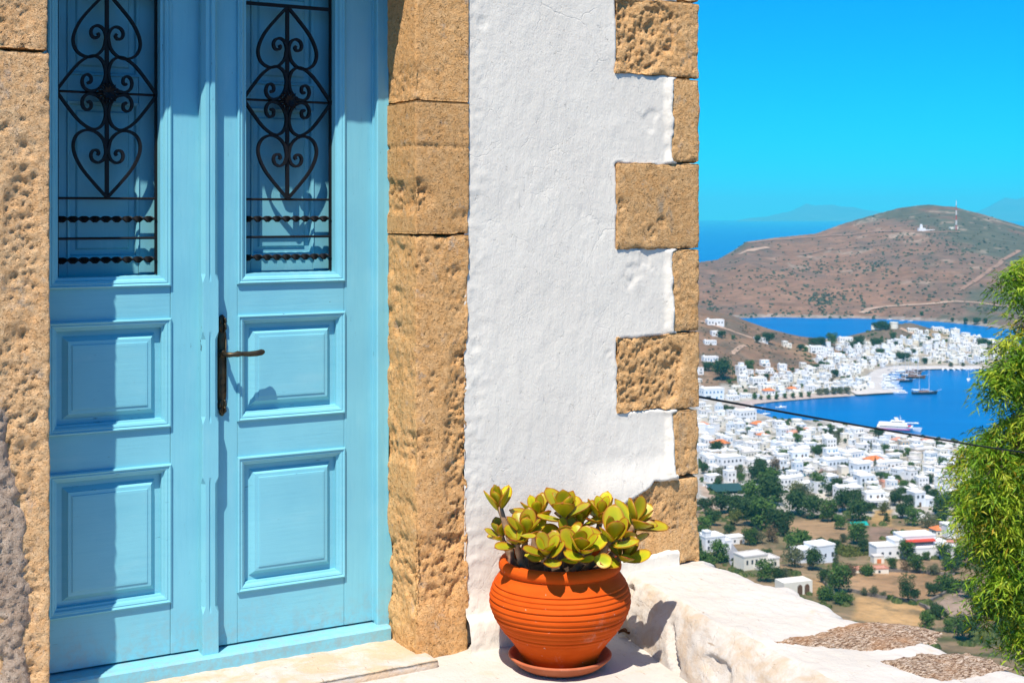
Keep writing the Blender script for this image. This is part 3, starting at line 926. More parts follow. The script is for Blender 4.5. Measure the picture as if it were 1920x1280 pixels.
rr = np.convolve(np.pad(rr, 11, mode='edge'), kern, 'valid')
steps = [.180, .165, .150, .132, .112, .094, .078, .062, .045, .028, .014]
prof = []
for z, r_ in zip(zz, rr):
    g_ = .0
    for k, st_ in enumerate(steps):
        d_ = z-st_
        g_ -= (.0020 if k % 3 else .0042)*math.exp(-(d_/.0030)**2)
        g_ += .0014*math.exp(-((d_-.006)/.004)**2)
    prof.append((r_+g_, z))
prof = [(.0, -.088), (.118, -.088)] + prof
pb = MB(); pb.lathe(prof, 112); pb.build('pot_body', M['terracotta'], pot, True)
rm = MB(); rm.lathe([(.195, .222), (.203, .226), (.2085, .233), (.2095, .243), (.2070, .254), (.201, .262), (.193, .2645), (.186, .262), (.182, .254), (.182, .235), (.185, .20)], 96)
rm.build('pot_rim', M['terracotta'], pot, True)
so = MB(); so.lathe([(.0, .238), (.06, .242), (.12, .232), (.17, .234), (.186, .230)], 40); sv = so
sv.V = [(x, y, z+.006*math.sin(x*90+y*70)) for x, y, z in sv.V]
so.build('soil', M['soil'], pot, True)

# ------------------------------------------------------------------ succulent
plant = empty('succulent', (.1635, 4.65, .232), 0)
tag(plant, 'jade plant with thick yellow green red rimmed leaves in the terracotta pot', 'plant')
def leaf_mesh(L, Wd, th, cup, curl, seed):
    """thick spoon-shaped leaf along +x, face up +z, base at the origin"""
    R = random.Random(seed)
    nu, nv = 9, 8
    top, bot, colr = [], [], []
    for i in range(nu+1):
        u = i/nu
        wv = Wd*.5*(math.sin(math.pi*min(1, u**1.20*.90+.02)))**.85*(1 if u < .97 else .86)
        if u > .86: wv *= math.sqrt(max(0, 1-((u-.86)/.145)**2))*.98+.02
        if u < .15: wv = max(wv*.9, Wd*.10)
        for j in range(nv+1):
            v = j/nv*2-1
            x = L*u; y = wv*v
            z = cup*Wd*(v*v)*math.sin(math.pi*min(u*.9+.08, 1)) + curl*L*(u-.1)**2
            t = th*(1-v*v)**.5*(math.sin(math.pi*min(.96, u*.9+.06)))**.4
            top.append((x, y, z+t*.42)); bot.append((x, y, z-t*.58))
            e = max(abs(v)**5, sstep(.90, 1.0, u)*1.0)
            base = np.array([.74, .63, .022]) if u > .25 else np.array([.60, .56, .03])
            inner = np.array([.33, .44, .018])
            m = math.exp(-(v/.6)**2)*math.sin(math.pi*min(1, u*1.05))
            c = base*(1-m*.75)+inner*m*.75
            red = np.array([.42, .055, .012])
            colr.append(c*(1-e*.9)+red*e*.9)
    n = (nu+1)*(nv+1); V = np.array(top+bot); F = []
    for i in range(nu):
        for j in range(nv):
            a = i*(nv+1)+j
            F.append((a, a+nv+1, a+nv+2, a+1)); F.append((n+a, n+a+1, n+a+nv+2, n+a+nv+1))
    for i in range(nu):
        a = i*(nv+1); F.append((a, n+a, n+a+nv+1, a+nv+1))
        a = i*(nv+1)+nv; F.append((a, a+nv+1, n+a+nv+1, n+a))
    for j in range(nv):
        a = nu*(nv+1)+j; F.append((a, n+a, n+a+1, a+1))
    C = np.array(colr+colr)
    C[n:] = C[n:]*np.array([1.02, .97, 1.0])
    return mesh('leaf', V, F, M['succ'], True, C)
LM = [leaf_mesh(1, .52+.045*k, .078, .22-.06*(k % 3), .10+.07*(k % 2)-.1*(k == 4), k) for k in range(6)]
def dirv(az, el): return Vector((math.cos(az)*math.cos(el), math.sin(az)*math.cos(el), math.sin(el)))
def put_leaf(p, d, up, L, k, sx=1.0):
    o = bpy.data.objects.new('leaf', LM[k % len(LM)])
    x = d.normalized(); z = (up-x*up.dot(x)).normalized(); y = z.cross(x)
    m_ = Matrix((x, y, z)).transposed().to_4x4()
    o.matrix_local = Matrix.Translation(p) @ m_ @ Matrix.Diagonal((L, L*sx, L, 1))
    link(o, plant)
    return o
def pot_px(px, py, Y):
    """a spot over the pot given by its picture position and distance"""
    return Vector(((px-960)/LENS_PX*Y-.1635, Y-4.65, EYE-(py-HORIZ)/LENS_PX*Y-.232))
def rosette(px, py, Y, base, n, L, tilt, az0=0.0, lean=(0, 0), spread=1.0):
    tip = pot_px(px, py+(9 if py < 985 else 14), Y); L *= 1.45; n = max(7, int(n*.78))
    bs = Vector(base)
    ax = Vector((lean[0], lean[1], 1)).normalized()
    mid = (tip+bs)/2+Vector((random.uniform(-.015, .015), random.uniform(-.01, .01), -.005))
    st_ = MB(); pts = spline([bs, mid, tip], 5)
    st_.tube(pts, [.0125-.003*i/len(pts) + .0012*math.sin(i*2.1) for i in range(len(pts))], 8)
    st_.build('stem', M['bark_s'], plant, True)
    a1 = ax.orthogonal().normalized(); a2 = ax.cross(a1)
    for k in range(n):
        layer = k/n
        az = az0 + k*2.39996
        el = tilt[0]+.26 + (tilt[1]-tilt[0]-.10)*layer + random.uniform(-.12, .12)
        r_ = a1*math.cos(az)+a2*math.sin(az)
        d = r_*math.cos(el)*spread + ax*math.sin(el)
        ll = L*(1.08-.42*layer)*random.uniform(.88, 1.12)
        p = tip + ax*(-.022+.030*layer) + r_*.006
        up = ax*math.cos(el)-r_*math.sin(el)+Vector((random.uniform(-.15, .15),)*3)
        put_leaf(p, d, up, ll, random.randrange(6), random.uniform(.92, 1.12))
ros = [  # picture position of the heart, distance, stem foot, leaves, length, tilt from..to, turn, lean
    (936, 938, 4.60, (-.165, -.03, .0), 9, .062, (.55, 1.35), .2, (-.12, -.15)),
    (986, 988, 4.55, (-.115, -.06, .0), 13, .070, (.05, 1.25), 1.1, (.05, -.35)),
    (1008, 958, 4.66, (-.08, .03, .0), 11, .064, (.15, 1.3), 2.0, (0, -.2)),
    (1058, 956, 4.60, (-.01, -.01, .0), 12, .078, (.05, 1.35), .5, (-.05, -.25)),
    (1090, 968, 4.66, (.03, .02, .0), 10, .066, (.1, 1.3), 2.7, (.1, -.2)),
    (1128, 958, 4.66, (.07, .02, .0), 13, .068, (.1, 1.3), 3.4, (.05, -.25)),
    (1192, 972, 4.58, (.12, -.02, .0), 9, .078, (.05, 1.2), 5.6, (.35, -.25)),
    (1026, 1022, 4.46, (-.04, -.10, .0), 12, .064, (.05, 1.2), 4.1, (-.05, -.65)),
    (1090, 1016, 4.46, (.03, -.09, .0), 13, .072, (.0, 1.2), .9, (.05, -.65)),
    (1148, 996, 4.50, (.08, -.06, .0), 9, .080, (.15, 1.3), 2.2, (.1, -.5)),
    (1168, 1030, 4.50, (.11, -.07, .0), 10, .062, (.05, 1.2), 3.0, (.25, -.5)),
    (938, 988, 4.64, (-.155, .01, .0), 9, .048, (.0, 1.2), 1.3, (-.35, -.1)),
    (1062, 990, 4.56, (.0, -.05, .0), 9, .060, (.0, 1.2), 1.9, (.0, -.5)),
    (968, 1002, 4.52, (-.12, -.07, .0), 8, .050, (.0, 1.1), .4, (-.2, -.5)),
    (1172, 1000, 4.62, (.12, .0, .0), 8, .060, (.1, 1.2), .7, (.3, -.2)),
]
for r_ in ros: rosette(*r_)
# loose old leaves hanging over the rim
for px, py, Y, d, up, L, k, sx in ((1110, 1046, 4.455, (.80, -.25, -.12), (-.1, -1, .35), .070, 0, 1.35), (984, 1040, 4.47, (.8, -.45, -.10), (.1, -.7, .7), .072, 2, 1.0),
                                 (1052, 1050, 4.45, (.8, -.3, .02), (0, -.6, .8), .062, 4, .8), (1086, 1052, 4.45, (.9, -.3, .2), (0, -.7, .7), .058, 1, .9),
                                 (1160, 1040, 4.47, (.7, -.3, -.25), (.1, -.4, .9), .052, 3, .8), (975, 1004, 4.47, (.9, -.35, -.05), (0, -.5, .9), .058, 1, .8),
                                 (1190, 985, 4.55, (1, -.25, -.06), (0, -.5, .9), .078, 3, .8)):
    put_leaf(pot_px(px, py, Y), Vector(d), Vector(up), L, k, sx)
# a curled dry leaf at the foot of the parapet
dl = MB()
pts = spline([(-.03, 0, .006), (-.012, .004, .014), (.008, 0, .010), (.028, -.006, .016)], 4)
dl.loft([[(p[0], p[1]-.013*math.sin(math.pi*(i+.6)/(len(pts)+.4)), p[2]+.010), (p[0], p[1]-.005, p[2]-.001), (p[0], p[1]+.005, p[2]-.001), (p[0], p[1]+.013*math.sin(math.pi*(i+.6)/(len(pts)+.4)), p[2]+.009),
          (p[0], p[1]+.004, p[2]+.002), (p[0], p[1]-.004, p[2]+.002)] for i, p in enumerate(pts)])
o = dl.build('dry_leaf', M['dry'], None, True)
o.location = (.415, 4.955, -.098); o.rotation_euler = (0, .05, -.3)
tag(o, 'curled brown dry leaf lying at the foot of the parapet behind the pot', 'leaf')

# ================================================================== LAND AND SEA
SEA = -150.0
def px_ground(px, py, z):
    Y = (EYE-z)*LENS_PX/(py-HORIZ)
    return ((px-960)/LENS_PX*Y, Y)
def poly_sea(pts): return np.array([px_ground(a, b, SEA) for a, b in pts])
HARBOUR = poly_sea([(1376, 771), (1395, 759), (1440, 754), (1530, 746), (1604, 741.5), (1660, 738.5), (1694, 736.5), (1694, 733), (1652, 734), (1646, 722), (1648, 708), (1664, 697), (1690, 693.5), (1722, 692.5),
                    (1762, 692), (1832, 692.5), (1900, 690), (2150, 688), (2200, 860), (1900, 846), (1800, 829), (1742, 820), (1690, 812), (1640, 805), (1613, 800), (1560, 791), (1500, 789), (1455, 787), (1425, 777)])
BAY = poly_sea([(1330, 597), (1372, 597), (1450, 594.5), (1530, 596.5), (1600, 596.5), (1700, 600), (1760, 603), (1830, 610), (1880, 616), (2000, 624), (2300, 640), (2300, 690), (2000, 662),
                (1885, 645), (1842, 640), (1800, 636), (1740, 632), (1690, 632), (1610, 640), (1556, 643), (1500, 642), (1440, 634), (1385, 624), (1330, 618)])
def poly_dist(P, poly):
    """signed distance to the polygon, negative inside"""
    d = np.full(len(P), 1e9); ins = np.zeros(len(P), bool)
    for k in range(len(poly)):
        a, b = poly[k], poly[(k+1) % len(poly)]
        e = b-a
        t = np.clip(((P-a)@e)/(e@e), 0, 1)
        d = np.minimum(d, np.hypot(*(P-a-t[:, None]*e).T))
        cr = ((a[1] > P[:, 1]) != (b[1] > P[:, 1])) & (P[:, 0] < (b[0]-a[0])*(P[:, 1]-a[1])/(b[1]-a[1]+1e-12)+a[0])
        ins ^= cr
    return np.where(ins, -d, d)
RIDGE_X = np.array([1000, 1150, 1200, 1250, 1300, 1315, 1345, 1375, 1400, 1450, 1530, 1580, 1640, 1690, 1740, 1790, 1850, 1920, 2000, 2200, 2500, 3000.])
RIDGE_Y = np.array([470, 520, 515, 506, 495, 491, 487, 470, 453, 446, 438, 420, 402, 389, 383.5, 388, 404, 425, 448, 480, 500, 520.])
RIDGE_D = np.array([2500, 2500, 2500, 2550, 2650, 2700, 2750, 2850, 2900, 3000, 3150, 3250, 3300, 3350, 3350, 3300, 3250, 3200, 3100, 3000, 2800, 2700.])
SHORE_Y = np.interp(RIDGE_X, [1300, 1600, 1760, 1880, 2000, 2300], [596.5, 596, 602.5, 615.5, 623, 639])
def land(X, Y):
    """height above the sea of the ground at each point"""
    X = np.asarray(X, float).ravel(); Y = np.asarray(Y, float).ravel()
    r = np.hypot(X, Y)
    P = np.stack([X, Y], 1); P3 = np.stack([X, Y, np.zeros(len(X))], 1)
    e = np.interp(r, [0, 6, 12, 30, 60, 100, 200, 300, 400, 500, 600, 700, 800, 900, 1200, 1700, 2000], [147.3, 146, 140, 126, 112, 96, 66, 43, 29, 20, 14, 9, 6, 3.6, 3, 3, 3])
    e = e + np.clip((r-80)/300, 0, 1)*np.clip((900-r)/300, 0, 1)*2.2*fbm(P3, 1/55., 3, 3)
    px = np.where(Y > 1, 960+LENS_PX*X/np.maximum(Y, 1), np.where(X > 0, 6000, -6000))
    # hill on the left of the harbour
    H = np.interp(px, [700, 1000, 1200, 1260, 1315, 1372, 1410, 1440, 1480, 1530, 1565], [20, 40, 47, 47, 42, 35, 26, 19, 12, 5, 0])
    e = e + H*np.interp(r, [1130, 1200, 1300, 1400, 1490, 1560, 1640, 1760], [0, .05, .34, .70, .98, .98, .6, 0])
    # knoll with the ruined fort, and the town's back
    e = e + 23*np.exp(-(((X-436)/52)**2+((Y-1600)/55)**2)) + 9*np.exp(-(((X-500)/70)**2+((Y-1560)/70)**2))
    e = e + 6*np.exp(-(((X-330)/70)**2+((Y-1480)/60)**2))
    # the big hill beyond the bay
    ds = 151.4*LENS_PX/(np.interp(px, RIDGE_X, SHORE_Y)-HORIZ)
    dr = np.interp(px, RIDGE_X, RIDGE_D)
    er = 151.43+(HORIZ-np.interp(px, RIDGE_X, RIDGE_Y))/LENS_PX*dr
    t = (Y-ds)/(dr-ds)
    up = np.interp(t, [-.02, 0, .06, .3, .6, .8, .92, 1.0, 1.06, 1.3, 2.0], [0, .01, .075, .31, .60, .79, .925, 1.0, .97, .55, -.25])
    far = (t > -.02)
    n = 10*fbm(P3, 1/420., 4, 21) + 3.0*(1-np.abs(fbm(P3, 1/160., 4, 22))*2)
    hill = np.maximum(er, 4)*up + n*np.clip(t*5, 0, 1)*np.clip((1.0-t)*5+.12, 0, 1)
    e = np.where(far, np.where(px < 1180, np.minimum(hill, 10), hill), e)
    e = np.where(r > 4200, -12, e)
    e = np.where((Y < 200) & (r > 900), 20-(r-900)*.01, e)
    # shores
    w = np.minimum(poly_dist(P, HARBOUR), poly_dist(P, BAY))
    near = r < 2600
    e = np.where(near & (w < 150), np.minimum(e, np.where(w > 0, 1.1+.10*np.minimum(w, 12)+.30*np.maximum(w-12, 0)+.002*w*w, -1.5+.4*w)), e)
    # flat quay
    return np.maximum(e, -9)
def wdist(X, Y):
    P = np.array([[X, Y]], float)
    return float(min(poly_dist(P, HARBOUR)[0], poly_dist(P, BAY)[0]))
def terrain():
    th_ = np.concatenate([np.arange(-180, -3, 6.), np.arange(-3, 2.5, 1.), np.arange(2.5, 7.2, .15), np.arange(7.2, 22.6, .058), np.arange(22.7, 27, .2), np.arange(27.5, 40, 1.), np.arange(40, 181, 6.)])
    r_ = np.concatenate([np.geomspace(3, 60, 22)[:-1], np.geomspace(60, 285, 34)[:-1], np.arange(285, 1100, 4.2), np.arange(1100, 2200, 8), np.arange(2200, 3700, 24), np.linspace(3720, 4800, 14)])
    T, R = np.meshgrid(np.radians(th_), r_, indexing='ij')
    X, Y = (R*np.sin(T)).ravel(), (R*np.cos(T)).ravel()
    e = land(X, Y)
    V = np.stack([X, Y, SEA+e], 1)
    nb = len(r_); i = (np.arange(len(th_)-1)[:, None]*nb+np.arange(nb-1)[None, :]).ravel()
    F = np.stack([i, i+nb, i+nb+1, i+1], 1)
    return V, F, e
TV, TF, TE = terrain()
def zland(X, Y): return SEA+float(land([X], [Y])[0])
_cols = {}
_rt = np.concatenate([np.arange(250, 1100, 3.0), np.arange(1100, 3600, 8.0)])
def hit(px, py):
    """where the line of sight through a picture position meets the ground"""
    X = (px-960)/LENS_PX*_rt; Z = EYE-(py-HORIZ)/LENS_PX*_rt
    q = round(px)
    if q not in _cols: _cols[q] = SEA+np.maximum(land((q-960)/LENS_PX*_rt, _rt), 0)
    e = _cols[q]
    k = np.nonzero(Z <= e)[0]
    if len(k) == 0: return None
    k = k[0]
    if k == 0: return X[0], _rt[0], e[0]
    a = Z[k-1]-e[k-1]; b = e[k]-Z[k]
    Y = _rt[k-1]+(_rt[k]-_rt[k-1])*a/(a+b+1e-9)
    x = (px-960)/LENS_PX*Y
    return x, Y, max(zland(x, Y), SEA+.2)
def hitpoly(pts): return np.array([hit(*p)[:2] for p in pts])
# ground colours: what grows or lies there
n1 = fbm(TV, 1/90., 4, 41); n2 = fbm(TV, 1/22., 4, 42); n3 = fbm(TV, 1/7., 3, 43)
RT = np.hypot(TV[:, 0], TV[:, 1])
def lerp(c, k, t): return c + (np.array(k)-c)*t[:, None]
TC = np.tile(np.array([.27, .185, .105]), (len(TV), 1))
TC = lerp(TC, (.15, .125, .060), .75*sstep(-.1, .35, n2))
TC = lerp(TC, (.060, .085, .030), .85*sstep(.12, .38, n3+.4*n1)*(RT < 700))
PXA = np.where(TV[:, 1] > 1, 960+LENS_PX*TV[:, 0]/np.maximum(TV[:, 1], 1), 0)
side = sstep(1040, 1130, PXA+70*n1)*(1-sstep(2080, 2180, PXA+70*n1))
tn = (RT > 660)*(RT < 1190)*side
TC = lerp(TC, (.48, .45, .40), tn*.8)
TC = lerp(TC, (.50, .46, .40), ((RT > 1190)*(RT < 1850)*(TE < 14))*.55)
lefthill = (RT > 1180)*(RT < 1760)*(TV[:, 0] < 360)*(TE > 5)
TC = np.where(lefthill[:, None].astype(bool), lerp(lerp(np.tile(np.array([.225, .130, .080]), (len(TV), 1)), (.15, .105, .075), sstep(-.1, .3, n2)), (.33, .20, .11), .6*sstep(.1, .4, n1)), TC)
knoll = np.exp(-(((TV[:, 0]-430)/48)**2+((TV[:, 1]-1595)/50)**2)) > .25
TC = np.where(knoll[:, None], lerp(np.tile(np.array([.16, .115, .085]), (len(TV), 1)), (.11, .09, .06), sstep(-.1, .3, n2)), TC)
big = RT > 1900
hc = np.tile(np.array([.190, .112, .080]), (len(TV), 1))
m1 = fbm(TV*np.array([1, .45, 1]), 1/260., 5, 51, .6); m2 = fbm(TV, 1/70., 4, 52, .65)
hc = lerp(hc, (.098, .096, .066), .92*sstep(-.04, .16, m1+.35*m2+.25*sstep(1450, 2100, TV[:, 0])))
hc = lerp(hc, (.265, .138, .085), .85*sstep(.06, .26, -m1+.4*m2))
hc = lerp(hc, (.37, .27, .20), .8*sstep(.24, .40, m2+.2*m1)*(TE > 40))
hc = lerp(hc, (.32, .27, .23), .8*((TE < 3)*(TE > .2)))
TC = np.where(big[:, None], hc, TC)
FIELDS = [([(1474, 975), (1552, 974), (1580, 984), (1602, 998), (1565, 1013), (1478, 1010)], (.37, .235, .125)),
          ([(1626, 985), (1692, 990), (1652, 1012), (1630, 1016)], (.29, .185, .130)),
          ([(1670, 988), (1790, 990), (1795, 1000), (1700, 998)], (.40, .235, .105)),
          ([(1572, 1076), (1700, 1070), (1792, 1076), (1772, 1110), (1744, 1128), (1690, 1126), (1604, 1108)], (.36, .215, .110)),
          ([(1602, 1116), (1690, 1132), (1730, 1137), (1742, 1152), (1724, 1176), (1600, 1160)], (.44, .265, .115)),
          ([(1736, 1134), (1835, 1085), (1840, 1160), (1772, 1152)], (.33, .235, .175)),
          ([(1313, 911), (1333, 912), (1358, 926), (1346, 948), (1322, 968), (1313, 955)], (.46, .34, .25)),
          ([(1650, 1052), (1790, 1048), (1795, 1062), (1640, 1066)], (.38, .245, .140)),
          ([(1520, 1085), (1560, 1082), (1560, 1110), (1530, 1118), (1500, 1110)], (.34, .21, .10)),
          ([(1540, 942), (1590, 944), (1588, 953), (1535, 950)], (.44, .30, .20)),
          ([(1636, 955), (1675, 955), (1672, 985), (1630, 983)], (.40, .25, .10)),
          ([(1313, 690), (1350, 712), (1352, 748), (1313, 748)], (.26, .165, .105))]
FPOLY = []
for pts, c in FIELDS:
    pg = hitpoly(pts); FPOLY.append([tuple(q) for q in pg])
    d = poly_dist(TV[:, :2], pg) + 2.5*n2
    TC = lerp(TC, c, sstep(1.5, -1.5, d)*(RT < 1400))
def terrain_mat():
    t = NT('dry_ground', .95, .05)
    a = t.attr()
    n = t.noise(.22, 5, .65); m_ = t.noise(.035, 5, .6)
    c = t.mix(t.ramp(n, [(.35, .35), (.55, 0.0)]), a, (.10, .085, .045))
    c = t.mix(t.ramp(t.noise(.085, 6, .7), [(.52, 0.0), (.66, .6)]), c, (.075, .075, .048))
    c = t.hsv(c, .5, 1.0, t.ramp(m_, [(.3, .70), (.7, 1.30)]))
    t.color(c)
    t.bump(t.noise(.15, 5, .65), .5, 3.0)
    return t.m
M['ground'] = terrain_mat()
tag(mo('ground', TV, TF, M['ground'], None, True, TC), kind='structure')
def water_mat():
    t = NT('sea_water', .32, .22)
    n = t.noise(.004, 4, .6, t.co((1, 2.2, 1)))
    n = t.math('ADD', t.math('MULTIPLY', n, .6), t.math('MULTIPLY', t.noise(1.0, 5, .6, t.co((.004, .03, 1)), .4), .4))
    c = t.mix(t.ramp(n, [(.35, 0.0), (.7, 1.0)]), (.001, .098, .310), (.0015, .140, .395))
    t.color(c)
    t.bump(t.noise(.12, 4, .6, t.co((1, 1.6, 1))), .18, .6)
    return t.m
M['water'] = water_mat()
m_ = MB(); rings = np.concatenate([[0.01], np.geomspace(40, 36000, 34)])
m_.lathe([(r, SEA) for r in rings[::-1]], 96)
tag(m_.build('sea', M['water']), kind='structure')
# islands on the horizon
def island(pts, d, depth, seed):
    xs = np.linspace(0, 1, 90); P = np.array(pts, float)
    pxs = P[0, 0]+(P[-1, 0]-P[0, 0])*xs
    top = np.interp(pxs, P[:, 0], P[:, 1])
    V = []; nv = 17
    for k in range(90):
        X = (pxs[k]-960)/LENS_PX*d
        hgt = EYE+(HORIZ-top[k])/LENS_PX*d - SEA
        for v in np.linspace(-1, 1, nv):
            V.append((X*(1+v*depth/d), d+v*depth, SEA-6+max(0, hgt)*(1-abs(v))**.8))
    V = np.array(V)
    nn = fbm(V, 1/900., 5, seed)
    V[:, 2] += np.clip(V[:, 2]-SEA, 0, 400)*.22*nn
    i = (np.arange(89)[:, None]*nv+np.arange(nv-1)[None, :]).ravel()
    return tag(mo('island', V, np.stack([i, i+nv, i+nv+1, i+1], 1), M['hill'], None, True), kind='structure')
M['hill'] = plain('dry_hill', (.10, .12, .11), .95, .05, 0, .25, .002)
island([(1380, 413), (1405, 408), (1440, 405), (1462, 400), (1480, 397), (1500, 388), (1512, 382), (1525, 386), (1545, 385), (1562, 384), (1580, 388), (1600, 390), (1625, 394), (1660, 398), (1700, 404), (1740, 412)], 33000, 2500, 3)
island([(1790, 410), (1830, 396), (1850, 387), (1868, 378), (1885, 371), (1905, 374), (1930, 368), (1970, 380), (2030, 392), (2100, 410)], 32500, 2500, 5)

# dirt tracks, roads, quays laid on the ground
def ribbon(name, pts, width, mat, lift=.35, step=9.0):
    g = [hit(*p) for p in pts]
    g = np.array([p[:2] for p in g if p is not None])
    seg = np.r_[0, np.cumsum(np.hypot(*np.diff(g, axis=0).T))]
    n = max(3, int(seg[-1]/step))
    q = np.linspace(0, seg[-1], n)
    C = np.stack([np.interp(q, seg, g[:, 0]), np.interp(q, seg, g[:, 1])], 1)
    T = np.gradient(C, axis=0); T /= np.linalg.norm(T, axis=1)[:, None]+1e-9
    N = np.stack([-T[:, 1], T[:, 0]], 1)
    V = []
    wv = width*(1+.18*fbm(np.c_[C, np.zeros(n)], 1/25., 2, 5))
    for o_ in (-.5, -.25, 0, .25, .5):
        Q = C+N*(o_*wv)[:, None]
        V.append(np.c_[Q, SEA+np.maximum(land(Q[:, 0], Q[:, 1]), .4)+lift])
    V = np.vstack(V); F = []
    for a in range(4):
        for k in range(n-1): F.append((a*n+k, a*n+k+1, (a+1)*n+k+1, (a+1)*n+k))
    return tag(mo(name, V, F, mat, None, True), kind='structure')
M['track'] = plain('pale_dirt_track', (.40, .27, .19), .95, .05, 0, .2, .05)
M['track2'] = plain('reddish_dirt_track', (.29, .175, .12), .95, .05, 0, .2, .05)
M['road'] = plain('grey_road', (.26, .26, .27), .9, .1, 0, .15, .1)
M['quay'] = plain('pale_quay', (.50, .46, .42), .9, .1, 0, .12, .1)
M['beach'] = plain('grey_pink_beach', (.42, .34, .30), .95, .05, 0, .12, .1)
for pts, w_, m_ in (([(1402, 456), (1450, 450), (1530, 445), (1600, 440), (1650, 434), (1700, 434), (1745, 436), (1800, 436)], 13, 'track2'),
                    ([(1500, 478), (1540, 470), (1600, 464), (1660, 459)], 9, 'track2'), ([(1385, 478), (1410, 470), (1440, 464)], 14, 'track'),
                    ([(1800, 546), (1830, 527), (1850, 512), (1880, 488), (1912, 470)], 8, 'track2'), ([(1616, 588), (1630, 580), (1655, 576), (1700, 573), (1750, 570), (1790, 566)], 11, 'track'),
                    ([(1790, 566), (1830, 568), (1865, 573), (1900, 577)], 9, 'track')):
    ribbon('dirt_track', pts, w_, M[m_], 1.2, 14)
ribbon('dirt_track', [(1313, 602), (1345, 612), (1380, 624), (1410, 634)], 7, M['track'], .5)
ribbon('dirt_track', [(1372, 664), (1383, 655), (1393, 647), (1398, 648)], 5, M['track'], .5)
ribbon('dirt_track', [(1688, 616), (1700, 621), (1720, 628)], 5, M['track'], .6)
ribbon('road', [(1358, 1018), (1366, 1030), (1378, 1046), (1388, 1060)], 7, M['road'], .25)
ribbon('road', [(1600, 728), (1625, 712), (1640, 700), (1662, 690), (1700, 686)], 9, M['road'], .4)
ribbon('beach', [(1378, 768), (1400, 756), (1440, 751), (1530, 743.5), (1590, 739.5)], 10, M['beach'], .25)
ribbon('quay_road', [(1600, 739), (1640, 736.5), (1690, 735)], 12, M['quay'], 1.0, 5)
ribbon('quay_road', [(1640, 735), (1637, 722), (1640, 708), (1656, 696), (1690, 690.5), (1760, 689.5), (1840, 690)], 15, M['quay'], .6, 6)
ribbon('quay_road', [(1560, 794), (1620, 806), (1690, 817), (1745, 826), (1800, 836), (1840, 842)], 15, M['quay'], .6, 6)
# dry stone walls between the fields
M['drystone'] = plain('dry_stone_wall', (.17, .145, .125), .95, .05, 0, .35, .8)
FWL = ['low dry stone wall between the two tan fields by the tall tree', 'low dry stone wall along the far side of the upper tan field',
       'low dry stone wall below the bright round bush', 'low dry stone wall bending round the end of the lowest tan field', 'low dry stone wall beside the grey brown field']
for k, (pts, hgt) in enumerate((([(1590, 1108), (1640, 1119), (1690, 1127), (1735, 1131)], 1.2), ([(1600, 1073), (1660, 1071), (1720, 1073), (1790, 1078)], 1.0), ([(1540, 1088), (1556, 1105), (1566, 1118)], 1.1),
                     ([(1724, 1134), (1738, 1142), (1746, 1152)], 1.2), ([(1735, 1131), (1765, 1116), (1800, 1096), (1830, 1084)], .9))):
    g = hitpoly(pts); seg = np.r_[0, np.cumsum(np.hypot(*np.diff(g, axis=0).T))]; n = max(4, int(seg[-1]/2.0)); q = np.linspace(0, seg[-1], n)
    C = np.stack([np.interp(q, seg, g[:, 0]), np.interp(q, seg, g[:, 1])], 1)
    T = np.gradient(C, axis=0); T /= np.linalg.norm(T, axis=1)[:, None]; N = np.stack([-T[:, 1], T[:, 0]], 1)
    zg = SEA+land(C[:, 0], C[:, 1]); hh = hgt*(.8+.35*rng.random(n))
    w_ = MB(); w_.loft([[(c[0]+nn[0]*s, c[1]+nn[1]*s, z+v) for s, v in ((.4, -.5), (.32, h_), (-.32, h_), (-.4, -.5))] for c, nn, z, h_ in zip(C, N, zg, hh)])
    tag(w_.build('field_wall', M['drystone']), FWL[k], 'wall', 'dry stone walls between the fields')

# ================================================================== FOLIAGE
def foliage(name, c1, c2, tr=.2):
    t = NT(name, .75, .15)
    a = t.attr()
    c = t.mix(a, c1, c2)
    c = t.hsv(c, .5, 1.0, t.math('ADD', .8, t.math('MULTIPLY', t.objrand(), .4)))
    t.color(c); t.translucent(c, tr); return t.m
M['f_green'] = foliage('green_foliage', (.030, .075, .014), (.110, .190, .036))
M['f_dark'] = foliage('dark_foliage', (.018, .046, .014), (.066, .112, .030))
M['f_olive'] = foliage('olive_foliage', (.060, .075, .035), (.155, .160, .075))
M['f_yellow'] = foliage('yellow_green_foliage', (.075, .090, .016), (.19, .20, .04))
M['f_rust'] = foliage('rusty_foliage', (.095, .060, .035), (.19, .125, .06))
M['trunk'] = plain('tree_bark', (.16, .12, .09), .9, .1, 0, .25, 2)
def leafcloud(n, clumps, size, seed, mat, name='crown'):
    """many leaf-sprig faces spread over clumps (centre, radii)"""
    R = np.random.default_rng(seed)
    w_ = np.array([c[3]*c[4]*c[5] for c in clumps])**.67; w_ /= w_.sum()
    ci = R.choice(len(clumps), n, p=w_)
    C = np.array(clumps)[ci]
    d = R.normal(size=(n, 3)); d /= np.linalg.norm(d, axis=1)[:, None]
    rad = R.random(n)**.30
    P = C[:, :3]+d*C[:, 3:6]*rad[:, None]
    nrm = d+R.normal(size=(n, 3))*.55+np.array([0, 0, .35]); nrm /= np.linalg.norm(nrm, axis=1)[:, None]
    a = np.cross(nrm, R.normal(size=(n, 3))); a /= np.linalg.norm(a, axis=1)[:, None]
    b = np.cross(nrm, a)
    s = size*(.6+.8*R.random(n))[:, None]
    V = np.stack([P-a*s*.5, P+b*s*.32+nrm*s*.1, P+a*s*.5, P-b*s*.32+nrm*s*.1], 1).reshape(-1, 3)
    F = np.arange(4*n).reshape(-1, 4)
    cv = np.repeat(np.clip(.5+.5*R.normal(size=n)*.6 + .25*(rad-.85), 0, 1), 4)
    return mesh(name, V, F, mat, False, np.stack([cv]*3, 1))
